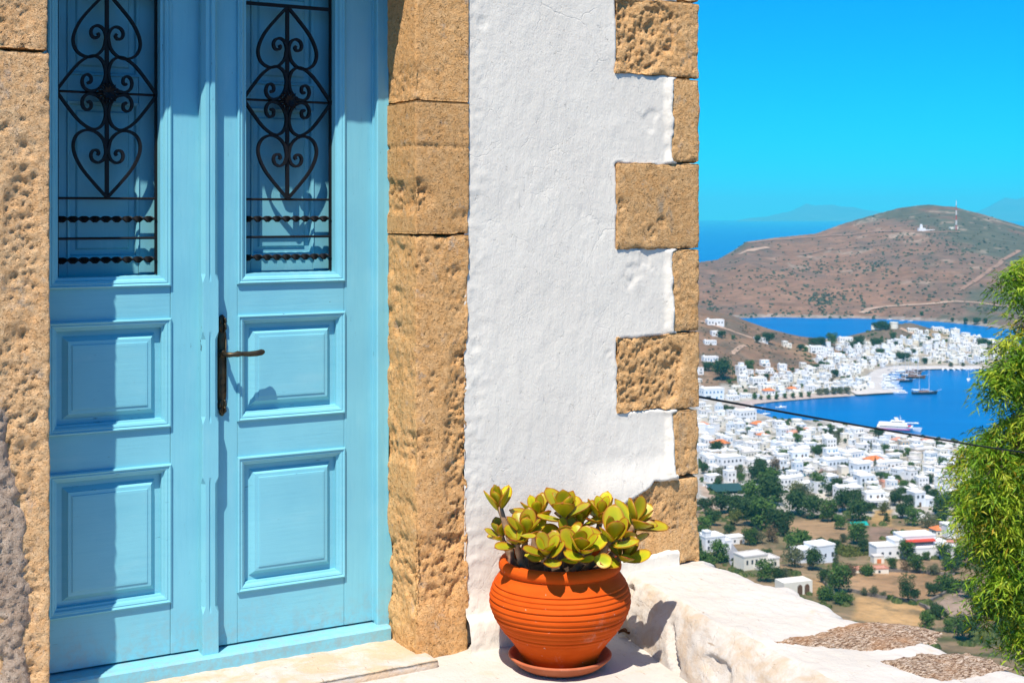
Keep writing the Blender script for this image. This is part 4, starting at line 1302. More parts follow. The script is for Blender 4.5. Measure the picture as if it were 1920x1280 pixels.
def clumpy(h, w_, n, seed, base=.25, top=1.0):
    base *= .3
    R = random.Random(seed); out = []
    for k in range(n):
        a = R.random()*6.28; rr = (R.random()**.5)*w_*.5*.72
        z = h*(base+(top-base)*(.18+.68*R.random()))
        s = w_*R.uniform(.17, .29)
        k2 = 1-.3*abs((z/h-.40))
        out.append((math.cos(a)*rr*k2, math.sin(a)*rr*k2, z, s, s, s*.82))
    out.append((0, 0, h*(base+top)/2, w_*.36, w_*.36, h*(top-base)*.36))
    return out
TREES = {}
def tree_proto(kind, h, w_, n, leafn, size, mat, trunk_h, seed, base=.25):
    if kind.startswith('cypress'):
        cl = [(math.cos(k*2.4)*w_*.08, math.sin(k*2.4)*w_*.08, h*(.12+.80*k/9), w_*(.5-.36*(k/9)**1.6), w_*(.5-.36*(k/9)**1.6), h*.12) for k in range(10)]
    else: cl = clumpy(h, w_, n, seed, base)
    cr = leafcloud(leafn, cl, size, seed, mat)
    t = MB(); R = random.Random(seed)
    t.tube([(0, 0, -.08*h), (R.uniform(-.02, .02)*h, 0, trunk_h*.5), (R.uniform(-.03, .03)*h, .02*h, trunk_h), (0, 0, h*.72)], [h*.035, h*.028, h*.022, h*.006], 6)
    for k in range(4):
        a = k*1.7+R.random()
        t.tube([(0, 0, trunk_h*.8), (math.cos(a)*w_*.18, math.sin(a)*w_*.18, trunk_h*1.2+.05*h), (math.cos(a)*w_*.32, math.sin(a)*w_*.32, h*.62)], [h*.016, h*.011, h*.004], 5)
    TREES[kind] = (cr, t.mesh('trunk', M['trunk']), h, w_)
# unit trees one metre wide; scaled when planted
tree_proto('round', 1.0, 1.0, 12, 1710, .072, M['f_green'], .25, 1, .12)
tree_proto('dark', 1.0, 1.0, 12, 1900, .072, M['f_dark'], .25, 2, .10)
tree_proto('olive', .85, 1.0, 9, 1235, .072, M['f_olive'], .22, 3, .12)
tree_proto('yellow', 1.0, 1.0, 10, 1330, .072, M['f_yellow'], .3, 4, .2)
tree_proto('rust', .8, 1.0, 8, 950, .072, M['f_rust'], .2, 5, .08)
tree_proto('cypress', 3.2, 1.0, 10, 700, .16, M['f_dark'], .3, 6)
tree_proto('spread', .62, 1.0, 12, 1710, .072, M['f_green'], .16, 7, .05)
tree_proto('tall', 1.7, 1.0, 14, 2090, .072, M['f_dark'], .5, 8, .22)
def plant_tree(kind, px, py, wpx, label, group, name='tree', cat='tree', hs=1.0):
    g = hit(px, py)
    if g is None or (g[2] < SEA+.6): return None
    s = wpx*g[1]/LENS_PX
    cr, tk, h, w_ = TREES[kind]
    e = empty(name, (g[0], g[1], g[2]-.02*s), random.random()*6.28)
    e.scale = (s, s, s*hs)
    obj('crown', cr, e); obj('trunk', tk, e)
    tag(e, label, cat, group)
    return e
KINDTXT = {'round': 'bushy green tree', 'dark': 'dark green tree', 'olive': 'grey olive green tree', 'yellow': 'yellowish green tree', 'rust': 'brownish bush', 'cypress': 'slim dark cypress', 'spread': 'low spreading green bush', 'tall': 'tall dark leafy tree'}

# ================================================================== TOWN
def wallmat(name, c): return plain(name, c, .9, .1, 0, .05, .15)
M['h_white'] = wallmat('white_house_wall', (.78, .78, .77))
M['h_cool'] = wallmat('bluish_white_house_wall', (.69, .735, .77))
M['h_cream'] = wallmat('cream_house_wall', (.74, .69, .58))
M['h_beige'] = wallmat('beige_house_wall', (.52, .42, .31))
M['h_pink'] = wallmat('pinkish_house_wall', (.62, .40, .31))
M['r_white'] = wallmat('white_flat_roof', (.80, .79, .76))
M['r_grey'] = wallmat('greyish_flat_roof', (.62, .58, .53))
M['r_orange'] = plain('orange_roof_tiles', (.62, .19, .065), .85, .1, 0, .18, .8)
M['r_pink'] = plain('faded_roof_tiles', (.56, .27, .19), .85, .1, 0, .18, .8)
M['w_dark'] = plain('dark_window', (.035, .045, .06), .35, .5, 0, .2, .4)
M['w_blue'] = plain('blue_shutter', (.05, .20, .36), .6, .3, 0, .2, .4)
M['w_brown'] = plain('brown_door', (.12, .06, .03), .7, .3, 0, .2, .4)
M['awn_red'] = plain('red_awning', (.50, .060, .035), .8, .2, 0, .1, .5)
M['awn_blue'] = plain('blue_awning', (.02, .20, .42), .8, .2, 0, .1, .5)
M['awn_teal'] = plain('teal_cloth', (.01, .30, .25), .8, .2, 0, .1, .5)
M['grey'] = plain('grey_concrete', (.32, .32, .32), .9, .2, 0, .1, .5)
def panel(w_, h, d=.10, mat='w_dark', frame=None):
    b = MB(); b.box(-w_/2, w_/2, -d*.5, d*.5, -h/2, h/2)
    return b.mesh('window', M[mat])
WIN = {('w', m_): panel(1.05, 1.35, .14, m_) for m_ in ('w_dark', 'w_blue')}
WIN[('s', 'w_dark')] = panel(.8, .9, .14); WIN[('s', 'w_blue')] = panel(.8, .9, .14, 'w_blue')
WIN[('d', 'w_dark')] = panel(1.2, 2.1, .14, 'w_brown'); WIN[('d', 'w_blue')] = panel(1.2, 2.1, .14, 'w_blue')
WIN[('o', 'w_dark')] = panel(3.6, 1.9, .16); WIN[('o', 'w_blue')] = panel(3.6, 1.9, .16)
# blocks: x0 x1 y0 y1 height; openings: side, block, along, height, kind
HP = {
 'cube': dict(b=[(-3.8, 3.8, -3.2, 3.2, 3.7)], o=[('f', 0, -2.2, 2.0, 'w'), ('f', 0, 2.1, 2.0, 'w'), ('f', 0, 0, 1.1, 'd'), ('l', 0, .6, 2.1, 's')], t='one-storey white house'),
 'two': dict(b=[(-4.2, 4.2, -3.6, 3.6, 6.6)], o=[('f', 0, -2.5, 1.9, 'w'), ('f', 0, 2.5, 1.9, 'w'), ('f', 0, 0, 1.1, 'd'), ('f', 0, -2.5, 4.9, 'w'), ('f', 0, 0, 4.9, 'w'), ('f', 0, 2.5, 4.9, 'w'), ('l', 0, 1, 4.9, 'w'), ('l', 0, -1.5, 1.9, 's')], t='two-storey white house'),
 'step': dict(b=[(-4.6, 1.2, -3.0, 3.6, 6.4), (1.2, 6.0, -3.6, 3.0, 3.5)], o=[('f', 0, -3.0, 4.8, 'w'), ('f', 0, -.4, 4.8, 'w'), ('f', 0, -1.8, 1.1, 'd'), ('f', 1, 3.6, 1.9, 'w'), ('l', 0, .2, 4.8, 's')], t='stepped white house'),
 'long': dict(b=[(-7.0, 7.0, -3.2, 3.2, 3.9)], o=[('f', 0, -5.2, 2.1, 'w'), ('f', 0, -2.6, 2.1, 'w'), ('f', 0, 0, 1.1, 'd'), ('f', 0, 2.6, 2.1, 'w'), ('f', 0, 5.2, 2.1, 'w'), ('l', 0, 0, 2.1, 'w')], t='long low white house'),
 'tall': dict(b=[(-3.2, 3.2, -3.2, 3.2, 7.2), (-1.2, 2.2, -1.2, 2.4, 9.4)], o=[('f', 0, -1.6, 2.0, 'w'), ('f', 0, 1.4, 1.1, 'd'), ('f', 0, -1.6, 5.2, 'w'), ('f', 0, 1.4, 5.2, 'w'), ('l', 0, 0, 5.2, 'w')], t='tall narrow white house'),
 'terr': dict(b=[(-5.0, 5.0, -1.0, 4.0, 6.4), (-5.0, 5.0, -4.4, -1.0, 3.3)], o=[('f', 1, -2.6, 1.7, 'o'), ('f', 1, 2.8, 1.9, 'w'), ('f', 0, -2.6, 4.9, 'w'), ('f', 0, 1.2, 4.3, 'd'), ('f', 0, 3.4, 4.9, 'w'), ('l', 0, 1.5, 4.9, 's')], t='white house with a terrace'),
 'tile': dict(b=[(-4.6, 4.6, -3.8, 3.8, 3.9)], o=[('f', 0, -2.9, 2.1, 'w'), ('f', 0, 0, 1.1, 'd'), ('f', 0, 2.9, 2.1, 'w'), ('l', 0, 0, 2.1, 'w')], hip=2.0, t='white house under a tiled roof'),
 'big': dict(b=[(-7.5, 7.5, -4.5, 4.5, 7.4)], o=[('f', 0, -5.6, 5.3, 'w'), ('f', 0, -2.8, 5.3, 'w'), ('f', 0, 0, 5.3, 'w'), ('f', 0, 2.8, 5.3, 'w'), ('f', 0, 5.6, 5.3, 'w'), ('f', 0, -4.2, 1.9, 'o'), ('f', 0, 2.0, 1.1, 'd'), ('f', 0, 5.2, 2.0, 'w'), ('l', 0, -2, 5.3, 'w'), ('l', 0, 2, 5.3, 'w'), ('l', 0, 0, 2.0, 'w')], t='large white two-storey building'),
}
_hm = {}
def house_meshes(kind, wm, rm_):
    k = (kind, wm, rm_)
    if k in _hm: return _hm[k]
    p = HP[kind]; w_ = MB(); r = MB()
    for (x0, x1, y0, y1, h) in p['b']:
        w_.box(x0, x1, y0, y1, -2.5, h)
        if 'hip' in p:
            e = .45; hh = p['hip']; a, b = x0-e, x1+e; c, d = y0-e, y1+e; i = (d-c)/2
            r.add([(a, c, h+.002), (b, c, h+.002), (b, d, h+.002), (a, d, h+.002), (a+i*.8, (c+d)/2, h+hh), (b-i*.8, (c+d)/2, h+hh)],
                  [(3, 2, 1, 0), (0, 1, 5, 4), (2, 3, 4, 5), (1, 2, 5), (3, 0, 4)])
        else:
            e = .10
            r.box(x0-e, x1+e, y0-e, y1+e, h+.002, h+.22)
            for (a, b, c, d) in ((x0-e, x1+e, y0-e, y0+.2), (x0-e, x1+e, y1-.2, y1+e), (x0-e, x0+.2, y0+.2, y1-.2), (x1-.2, x1+e, y0+.2, y1-.2)):
                r.box(a, b, c, d, h+.222, h+.62)
            if kind in ('two', 'big', 'long'):
                r.box(x0+1.0, x0+2.6, y1-2.4, y1-.9, h+.222, h+1.6)
    _hm[k] = (w_.mesh('wall', M[wm]), r.mesh('roof', M[rm_]))
    return _hm[k]
TAKEN = []
def put_house(kind, px, py, rz, s, label, group, wm='h_white', rm_='r_white', sh='w_dark', nmax=12, mind=0):
    g = hit(px, py)
    if g is None: return None
    if wdist(g[0], g[1]) < 5*s: return None
    if mind:
        for (x, y, rr_) in TAKEN:
            if (x-g[0])**2+(y-g[1])**2 < ((rr_+mind)/2)**2: return None
    TAKEN.append((g[0], g[1], max(mind, 9*s)))
    e = empty('village_house', g, RAD(rz)); e.scale = (s, s, s)
    wme, rme = house_meshes(kind, wm, rm_)
    obj('wall', wme, e); obj('roof', rme, e)
    p = HP[kind]; cnt = 0
    for (side, bi, u, z, k) in p['o']:
        if cnt >= nmax: break
        cnt += 1
        x0, x1, y0, y1, h = p['b'][bi]
        o = bpy.data.objects.new('door' if k == 'd' else 'window', WIN[(k, sh)])
        if side == 'f': o.location = (u, y0-.02, z)
        else: o.location = (x0-.02, u, z); o.rotation_euler = (0, 0, RAD(90))
        link(o, e)
    tag(e, label, 'house', group)
    return e
G1, G2, G3 = 'white houses of the near town', 'white houses across the harbour', 'white houses on the slope left of the harbour'
HERO = [  # kind, px, py of the foot, turn, scale, label, group, wall, roof, shutters
 ('big', 1396, 788, 28, 1.15, 'large white building at the water just right of the dark round trees', G1, 'h_white', 'r_white', 'w_dark'),
 ('tile', 1421, 803, 25, 1.05, 'white house with a long orange roof left of the round tower', G1, 'h_white', 'r_orange', 'w_dark'),
 ('tile', 1350, 842, 24, 1.25, 'house with the widest bright orange hipped roof near the stone corner', G1, 'h_cream', 'r_orange', 'w_dark'),
 ('tile', 1317, 803, 30, .9, 'small orange roofed house right against the stone corner of the house', G1, 'h_cream', 'r_orange', 'w_blue'),
 ('tile', 1429, 822, 30, .8, 'small house with a bright orange roof behind a green tree', G1, 'h_white', 'r_orange', 'w_dark'),
 ('tile', 1489, 819, 26, .95, 'house with a faded pink roof at the foot of the round tower', G1, 'h_cream', 'r_pink', 'w_dark'),
 ('tile', 1510, 815, 35, 1.0, 'house with a faded pink roof just right of the round tower', G1, 'h_cream', 'r_pink', 'w_dark'),
 ('tile', 1638, 873, 28, 1.2, 'beige house with an orange hipped roof in the middle of the town', G1, 'h_beige', 'r_orange', 'w_dark'),
 ('two', 1612, 892, 25, 1.25, 'bluish white two-storey block below the orange hipped roof', G1, 'h_cool', 'r_white', 'w_dark'),
 ('big', 1597, 866, 32, 1.0, 'large white building left of the orange hipped roof, blue shuttered', G1, 'h_white', 'r_white', 'w_blue'),
 ('long', 1668, 877, 20, 1.15, 'long white house right of the orange hipped roof', G1, 'h_white', 'r_white', 'w_dark'),
 ('two', 1724, 860, 22, 1.05, 'beige windowed block below the ferry quay', G1, 'h_beige', 'r_grey', 'w_dark'),
 ('tile', 1684, 833, 24, .95, 'low house with a faded red roof in front of the ferry', G1, 'h_cream', 'r_pink', 'w_dark'),
 ('tile', 1737, 831, 24, .7, 'tiny red roofed kiosk house by the water right of the ferry', G1, 'h_white', 'r_pink', 'w_dark'),
 ('long', 1502, 852, 18, 1.1, 'long white house below the bright bushy tree with small windows', G1, 'h_white', 'r_white', 'w_dark'),
 ('terr', 1499, 870, 20, 1.25, 'broad white house with a dark porch above the parked cars', G1, 'h_cool', 'r_white', 'w_dark'),
 ('big', 1563, 882, 24, 1.05, 'large white building between the parked cars and the dark cypresses', G1, 'h_cool', 'r_white', 'w_dark'),
 ('cube', 1552, 888, 24, .95, 'low pinkish beige house above the right end of the parked cars', G1, 'h_pink', 'r_grey', 'w_dark'),
 ('long', 1416, 872, 22, 1.05, 'long white house with three small windows left of the brown trees', G1, 'h_white', 'r_white', 'w_dark'),
 ('big', 1366, 878, 24, 1.1, 'large plain white building below the two dark round trees', G1, 'h_white', 'r_white', 'w_dark'),
 ('two', 1327, 872, 28, 1.1, 'white two-storey house at the stone corner below the orange roof', G1, 'h_white', 'r_white', 'w_dark'),
 ('tall', 1368, 903, 20, .95, 'tall white house standing at the edge of the pale field', G1, 'h_white', 'r_white', 'w_dark'),
 ('cube', 1336, 903, 20, 1.1, 'low white house beside the pale field at the stone corner', G1, 'h_white', 'r_white', 'w_dark'),
 ('big', 1590, 936, 14, 1.0, 'broad white house with a row of windows over the dark hedges', G1, 'h_white', 'r_white', 'w_dark'),
 ('two', 1620, 915, 16, 1.2, 'white block with two small windows left of the reddish house', G1, 'h_cool', 'r_white', 'w_dark'),
 ('terr', 1640, 948, 14, 1.15, 'white terraced house standing over the yellow field', G1, 'h_white', 'r_white', 'w_dark'),
 ('step', 1724, 947, 20, 1.2, 'stepped white house among dark trees at the lower right of the town', G1, 'h_cool', 'r_white', 'w_dark'),
 ('long', 1668, 912, 15, .85, 'reddish pink low house among the white blocks', G1, 'h_pink', 'r_pink', 'w_dark'),
 ('two', 1468, 916, 20, 1.0, 'white two-storey house right behind the biggest dark trees', G1, 'h_white', 'r_white', 'w_dark'),
 ('long', 1512, 918, 30, 1.1, 'long bluish white house below the parked cars', G1, 'h_cool', 'r_white', 'w_blue'),
 ('two', 1555, 912, 30, 1.0, 'bluish house with blue shutters right of the long house', G1, 'h_cool', 'r_white', 'w_blue'),
 # across the water and on the slope
 ('long', 1340, 609, 10, 1.5, 'long white row on top of the hill against the far bay', G3, 'h_white', 'r_white', 'w_dark'),
 ('cube', 1341, 629, 10, 1.3, 'small white cube house on the brown hill below the hilltop row', G3, 'h_white', 'r_white', 'w_dark'),
 ('long', 1331, 645, 12, 1.0, 'long white house on the brown hill nearest the stone corner', G3, 'h_white', 'r_white', 'w_dark'),
 ('long', 1426, 640, 5, 1.15, 'long white house on the hill shoulder against the far bay', G3, 'h_white', 'r_white', 'w_dark'),
 ('step', 1474, 650, 10, 1.0, 'stepped cream house at the lower end of the hill shoulder', G3, 'h_cream', 'r_white', 'w_dark'),
 ('long', 1331, 677, 15, 1.2, 'long blue shuttered house above the big dark tree by the corner', G3, 'h_white', 'r_white', 'w_blue'),
 ('big', 1334, 748, 16, 1.35, 'wide white seafront hotel with blue shutters next to the stone corner', G3, 'h_cool', 'r_white', 'w_blue'),
 ('tall', 1389, 704, 18, 1.35, 'tall white house beside the big dark tree on the slope', G3, 'h_white', 'r_white', 'w_dark'),
 ('two', 1392, 717, 18, 1.0, 'white two-storey house just below the tall white house', G3, 'h_white', 'r_white', 'w_dark'),
 ('big', 1421, 722, 16, 1.0, 'large white house with four rows of windows over the seafront trees', G3, 'h_white', 'r_white', 'w_dark'),
 ('tile', 1441, 740, 14, 1.1, 'seafront house with an orange red roof behind the row of small trees', G3, 'h_white', 'r_orange', 'w_dark'),
 ('tile', 1485, 735, 14, .95, 'smaller orange roofed house on the seafront right of the other', G3, 'h_white', 'r_orange', 'w_dark'),
 ('terr', 1434, 686, 12, .95, 'white house with blue shutters alone on the brown slope', G3, 'h_white', 'r_white', 'w_blue'),
 ('big', 1530, 662, 8, 1.1, 'large white building at the left end of the isthmus town', G2, 'h_white', 'r_white', 'w_dark'),
 ('long', 1585, 640, 5, 1.3, 'long white building by the far bay left of the dark knoll', G2, 'h_white', 'r_white', 'w_dark'),
 ('long', 1630, 648, 5, 1.1, 'long white house at the foot of the dark knoll', G2, 'h_white', 'r_white', 'w_dark'),
 ('long', 1711, 622, 5, 1.0, 'cream house on the crest right of the fort on the knoll', G2, 'h_cream', 'r_white', 'w_dark'),
 ('long', 1758, 620, 5, 1.1, 'highest white house on the crest over the isthmus town', G2, 'h_white', 'r_white', 'w_dark'),
]
for h_ in HERO:
    put_house(h_[0], h_[1], h_[2], h_[3], h_[4]*.86, h_[5], h_[6], h_[7], h_[8], h_[9])
LAND = [('round tower', 1494, 800), ('moored ferry', 1685, 805), ('orange hipped roof', 1638, 860), ('parked cars', 1505, 889), ('widest orange roof', 1350, 835),
        ('large waterfront building', 1396, 780), ('dark cypresses', 1590, 885), ('beige windowed block', 1724, 855), ('reddish pink house', 1668, 908), ('drooping tree', 1810, 880),
        ('dark knoll', 1660, 620), ('wooden boats', 1712, 712), ('stone fort wall', 1675, 612), ('row of moored dinghies', 1795, 690), ('crest house', 1758, 620), ('isthmus end building', 1530, 662), ('pier end', 1640, 730),
        ('seafront hotel', 1334, 745), ('orange red seafront roof', 1441, 735), ('brown bare slope', 1470, 668), ('quay bend', 1640, 700), ('tall slope house', 1389, 700), ('smaller orange seafront roof', 1485, 732)]
_seen = {}
ORD = ['', 'second nearest ', 'third nearest ', 'fourth nearest ', 'fifth nearest ', 'sixth nearest ', 'seventh nearest ', 'eighth nearest ', 'ninth nearest ', 'tenth nearest ']
def where(look, px, py):
    best = min(LAND, key=lambda l: (l[1]-px)**2+((l[2]-py)*1.6)**2)
    dx, dy = px-best[1], (py-best[2])*1.6
    if abs(dx) > abs(dy): rel = 'to the right of' if dx > 0 else 'to the left of'
    else: rel = 'this side of' if dy > 0 else 'beyond'
    return (look, rel, best[0], dx*dx+dy*dy)
PEND = []
def settle():
    """say which one: the nearest, second nearest ... of its look on that side of its landmark"""
    G = {}
    for e, w_ in PEND: G.setdefault(w_[:3], []).append((w_[3], e))
    for (look, rel, lm), L in G.items():
        L.sort(key=lambda t: t[0])
        for k, (_, e) in enumerate(L):
            e['label'] = ('%s%s %s the %s' % (ORD[min(k, 9)] if len(L) > 1 and k else ('nearest ' if len(L) > 1 else ''), look, rel, lm)).strip()
def in_poly(p, poly):
    c = False
    for k in range(len(poly)):
        a, b = poly[k], poly[(k+1) % len(poly)]
        if (a[1] > p[1]) != (b[1] > p[1]) and p[0] < (b[0]-a[0])*(p[1]-a[1])/(b[1]-a[1])+a[0]: c = not c
    return c
def fill(poly, n, kinds, group, rz, smin, smax, mind, nmax, cool=.35):
    R = random.Random(len(poly)*7+n)
    lo = (min(p[0] for p in poly), min(p[1] for p in poly)); hi = (max(p[0] for p in poly), max(p[1] for p in poly))
    made, tries = 0, 0
    while made < n and tries < n*40:
        tries += 1
        p = (R.uniform(lo[0], hi[0]), R.uniform(lo[1], hi[1]))
        if not in_poly(p, poly): continue
        k = R.choice(kinds); c = R.random()
        wm = 'h_cool' if c < cool*.5 else 'h_cream' if c < cool*.5+.30 else 'h_beige' if c < cool*.5+.35 else 'h_white'
        rm_ = 'r_orange' if k == 'tile' and R.random() < .35 else 'r_pink' if k == 'tile' else 'r_grey' if R.random() < .25 else 'r_white'
        sh = 'w_blue' if R.random() < .25 else 'w_dark'
        a = R.choice((rz, rz, rz-90 if R.random() < .3 else rz)) + R.uniform(-9, 9)
        e = put_house(k, p[0], p[1], a, R.uniform(smin, smax), 'x', group, wm, rm_, sh, nmax, mind)
        if e is None: continue
        col = {'h_cool': 'bluish', 'h_cream': 'cream', 'h_beige': 'beige', 'h_white': ''}[wm]
        t = HP[k]['t']
        if col: t = t.replace('white', col)
        if sh == 'w_blue': t += ', blue shuttered,'
        PEND.append((e, where(t, *p))); made += 1
    return made
Z1 = [(1313, 762), (1345, 768), (1378, 782), (1440, 800), (1530, 806), (1600, 812), (1640, 822), (1740, 838), (1815, 850), (1835, 880), (1815, 925), (1740, 935), (1690, 938), (1600, 925), (1560, 900), (1470, 882), (1400, 872), (1313, 890)]
Z2 = [(1506, 656), (1560, 650), (1620, 652), (1690, 640), (1740, 622), (1790, 627), (1880, 648), (1910, 668), (1900, 684), (1800, 682), (1740, 682), (1690, 682), (1640, 690), (1610, 702), (1560, 690), (1510, 672)]
Z3 = [(1362, 752), (1398, 700), (1440, 698), (1510, 690), (1570, 690), (1630, 706), (1634, 728), (1596, 736), (1520, 740), (1440, 747), (1390, 754)]
Z4 = [(1450, 892), (1545, 898), (1600, 905), (1700, 925), (1680, 945), (1600, 930), (1500, 920), (1460, 915)]
na = fill(Z1, 132, ['cube', 'two', 'two', 'step', 'long', 'terr', 'tall', 'two', 'cube', 'cube'], G1, 24, .60, .90, 7.6, 7)
nb_ = fill(Z2, 58, ['cube', 'two', 'step', 'long', 'terr', 'two', 'cube', 'tall'], G2, 10, .75, 1.05, 8.6, 4)
nc = fill(Z3, 40, ['cube', 'two', 'step', 'long', 'terr', 'two'], G3, 16, .62, .90, 7.4, 5)
nd = fill(Z4, 9, ['cube', 'two', 'step', 'long'], G1, 24, .7, .95, 8.0, 6)
def crowd(name, label, poly, n, rz, smin, smax, mind):
    """the small houses past the limit, joined"""
    R = random.Random(n); b = MB(); made = tries = 0
    lo = (min(p[0] for p in poly), min(p[1] for p in poly)); hi = (max(p[0] for p in poly), max(p[1] for p in poly))
    while made < n and tries < n*40:
        tries += 1
        p = (R.uniform(lo[0], hi[0]), R.uniform(lo[1], hi[1]))
        if not in_poly(p, poly): continue
        g = hit(*p)
        if g is None or wdist(g[0], g[1]) < 5: continue
        if any((x-g[0])**2+(y-g[1])**2 < ((rr_+mind)/2)**2 for x, y, rr_ in TAKEN): continue
        TAKEN.append((g[0], g[1], mind)); made += 1
        q = MB(); s = R.uniform(smin, smax); w2, d2, h = R.uniform(2.2, 4.4)*s, R.uniform(2.2, 3.4)*s, R.choice((3.2, 3.5, 5.8, 6.2))*s
        c = R.choice((0, 0, 1, 2, 2))
        q.box(-w2, w2, -d2, d2, -2.5, h, 0, c); q.box(-w2-.1, w2+.1, -d2-.1, d2+.1, h+.002, h+.3, 0, R.choice((3, 3, 0, 4)))
        if R.random() < .5: u = R.uniform(.9, 1.6)*s; q.box(w2-2*u, w2-.2, -.2, d2-.2, h+.302, h+R.uniform(1.2, 2.4)*s, 0, c)
        for fl in range(2 if h > 5*s else 1):
            for k in range(R.choice((1, 2, 3))):
                x = R.uniform(-w2+.8, w2-.8)
                q.box(x-.45, x+.45, -d2-.12, -d2-.01, 1.0*s+fl*2.7*s, 2.3*s+fl*2.7*s, 0, 5)
        a = RAD(rz+R.uniform(-14, 14)+R.choice((0, 0, 90))); ca, sa = math.cos(a), math.sin(a)
        n0 = len(b.V); b.V += [(g[0]+ca*x-sa*y, g[1]+sa*x+ca*y, g[2]+z) for x, y, z in q.V]
        b.F += [tuple(i+n0 for i in f) for f in q.F]; b.S += q.S
    o = b.build(name, [M['h_white'], M['h_cool'], M['h_cream'], M['r_white'], M['r_grey'], M['w_dark']])
    tag(o, label, 'houses', None, 'stuff')
crowd('far_houses', 'small white houses packed between the larger ones across the harbour', Z2, 170, 10, .7, 1.0, 5.6)
crowd('slope_houses', 'small white houses packed along the seafront slope', Z3, 60, 16, .65, .95, 5.2)
crowd('town_houses', 'small white houses and sheds packed between the houses of the near town', Z1, 170, 24, .55, .85, 4.8)
# the parts of the town the picture just misses
crowd('town_houses', 'white houses of the near town behind the corner of the house', [(1090, 800), (1313, 765), (1313, 892), (1090, 900)], 130, 24, .65, 1.15, 7.0)
crowd('town_houses', 'white houses of the near town behind the drooping tree', [(1835, 855), (2060, 880), (2050, 960), (1820, 930)], 70, 24, .65, 1.15, 7.0)
crowd('far_houses', 'white houses across the harbour behind the drooping tree', [(1912, 655), (2080, 672), (2080, 686), (1905, 684)], 40, 10, .8, 1.2, 7.5)
crowd('slope_houses', 'white houses on the slope behind the corner of the house', [(1150, 640), (1313, 640), (1313, 745), (1150, 745)], 36, 16, .8, 1.2, 13)
# low yard walls
b = MB(); R_ = random.Random(3)
for _ in range(170):
    g = hit(R_.uniform(1316, 1815), R_.uniform(790, 945))
    if g is None or wdist(g[0], g[1]) < 8: continue
    L_ = R_.uniform(3, 8); a = RAD(24+R_.choice((0, 90))+R_.uniform(-8, 8)); ca, sa = math.cos(a), math.sin(a)
    q = MB(); q.box(-L_/2, L_/2, -.15, .15, -1.5, R_.uniform(.8, 1.7))
    n0 = len(b.V); b.V += [(g[0]+ca*x-sa*y, g[1]+sa*x+ca*y, g[2]+z) for x, y, z in q.V]; b.F += [tuple(i+n0 for i in f) for f in q.F]; b.S += [R_.choice((0, 0, 1))]*6
tag(b.build('yard_walls', [M['h_white'], M['h_cream']]), 'low white yard walls between the houses of the near town', 'walls', None, 'stuff')
print('houses', na, nb_, nc, nd)

def custom(name, px, py, rz, label, cat, group=None):
    g = hit(px, py); e = empty(name, g, RAD(rz)); TAKEN.append((g[0], g[1], 14)); return tag(e, label, cat, group), g
# the round tower
e, g = custom('round_tower', 1494, 806, 0, 'round white tower house on the near waterfront', 'tower')
b = MB(); b.lathe([(3.7, -2), (3.6, 3), (3.4, 6.5), (3.75, 6.6), (3.75, 7.6), (3.45, 7.6), (3.45, 7.0), (0, 7.0)], 24); b.build('wall', M['h_cream'], e)
for a in (-2.2, -1.4):
    o = obj('window', WIN[('s', 'w_dark')], e); o.location = (3.5*math.cos(a), 3.5*math.sin(a), 4.6); o.rotation_euler = (0, 0, a+math.pi/2)
# ruined fort wall and trees on the knoll
e, g = custom('fort_wall', 1676, 613, 0, 'pale old fort wall with a round tower on the dark knoll', 'wall')
b = MB(); b.box(-26, -8, -1, 1, -3, 2.0); b.build('rampart', M['h_cream'], e)
b = MB(); b.lathe([(5, -3), (4.8, 4.5), (5.1, 4.6), (5.1, 5.6), (4.6, 5.6), (4.6, 5), (0, 5)], 18); b.build('tower', M['h_cream'], e)
# ------- houses of the valley
def vh(px, py, rz, s, blocks, opens, label, wm='h_white', rm_='r_white'):
    e, g = custom('village_house', px, py, rz, label, 'house', 'white houses among the valley fields')
    e.scale = (s, s, s)
    w_ = MB(); r = MB()
    for (x0, x1, y0, y1, z0, h) in blocks:
        w_.box(x0, x1, y0, y1, z0, h); r.box(x0-.12, x1+.12, y0-.12, y1+.12, h+.002, h+.25)
        for (a, b, c, d) in ((x0-.12, x1+.12, y0-.12, y0+.2), (x0-.12, x1+.12, y1-.2, y1+.12), (x0-.12, x0+.2, y0+.2, y1-.2), (x1-.2, x1+.12, y0+.2, y1-.2)): r.box(a, b, c, d, h+.252, h+.6)
    w_.build('wall', M[wm], e); r.build('roof', M[rm_], e)
    for (nm, x, y, z, w2, h2, m_, side) in opens:
        b = MB()
        if side == 'f': b.box(x-w2/2, x+w2/2, y-.09, y+.05, z, z+h2)
        else: b.box(x-.09, x+.05, y-w2/2, y+w2/2, z, z+h2)
        b.build(nm, M[m_], e)
    return e
vh(1415, 1064, 24, 1.0, [(-7, 3.5, -3.5, 3.5, -4, 5.2), (3.5, 8.2, -4.2, 2.5, -4, 3.6), (-2.5, 4.5, -6.2, -3.5, -4, .9)],
   [('window', x, -3.5, 2.6, .75, 1.5, 'w_dark', 'f') for x in (-5.6, -3.4, -1.6, .4, 2.2)] + [('window', 6.3, -4.2, 1.3, .9, 1.2, 'w_dark', 'f'), ('doorway', 1.0, -6.2, -2.2, 2.6, 2.2, 'w_brown', 'f')],
   'low cream house with five narrow windows just above the parapet', 'h_cream', 'r_grey')
vh(1532, 1052, 26, 1.0, [(-3.2, 5.6, -4.0, 4.0, -3, 6.6), (-9.0, -3.2, -1.0, 5.0, -3, 5.0)],
   [('window', .9, -4.0, 2.6, .8, 1.2, 'w_dark', 'f'), ('window', 4.2, -4.0, 2.4, .9, 1.7, 'w_dark', 'f'), ('awning', -6.2, -1.2, 2.2, 4.5, .3, 'w_dark', 'f')],
   'plain white cube house with two dark windows beside the slim cypress', 'h_cool')
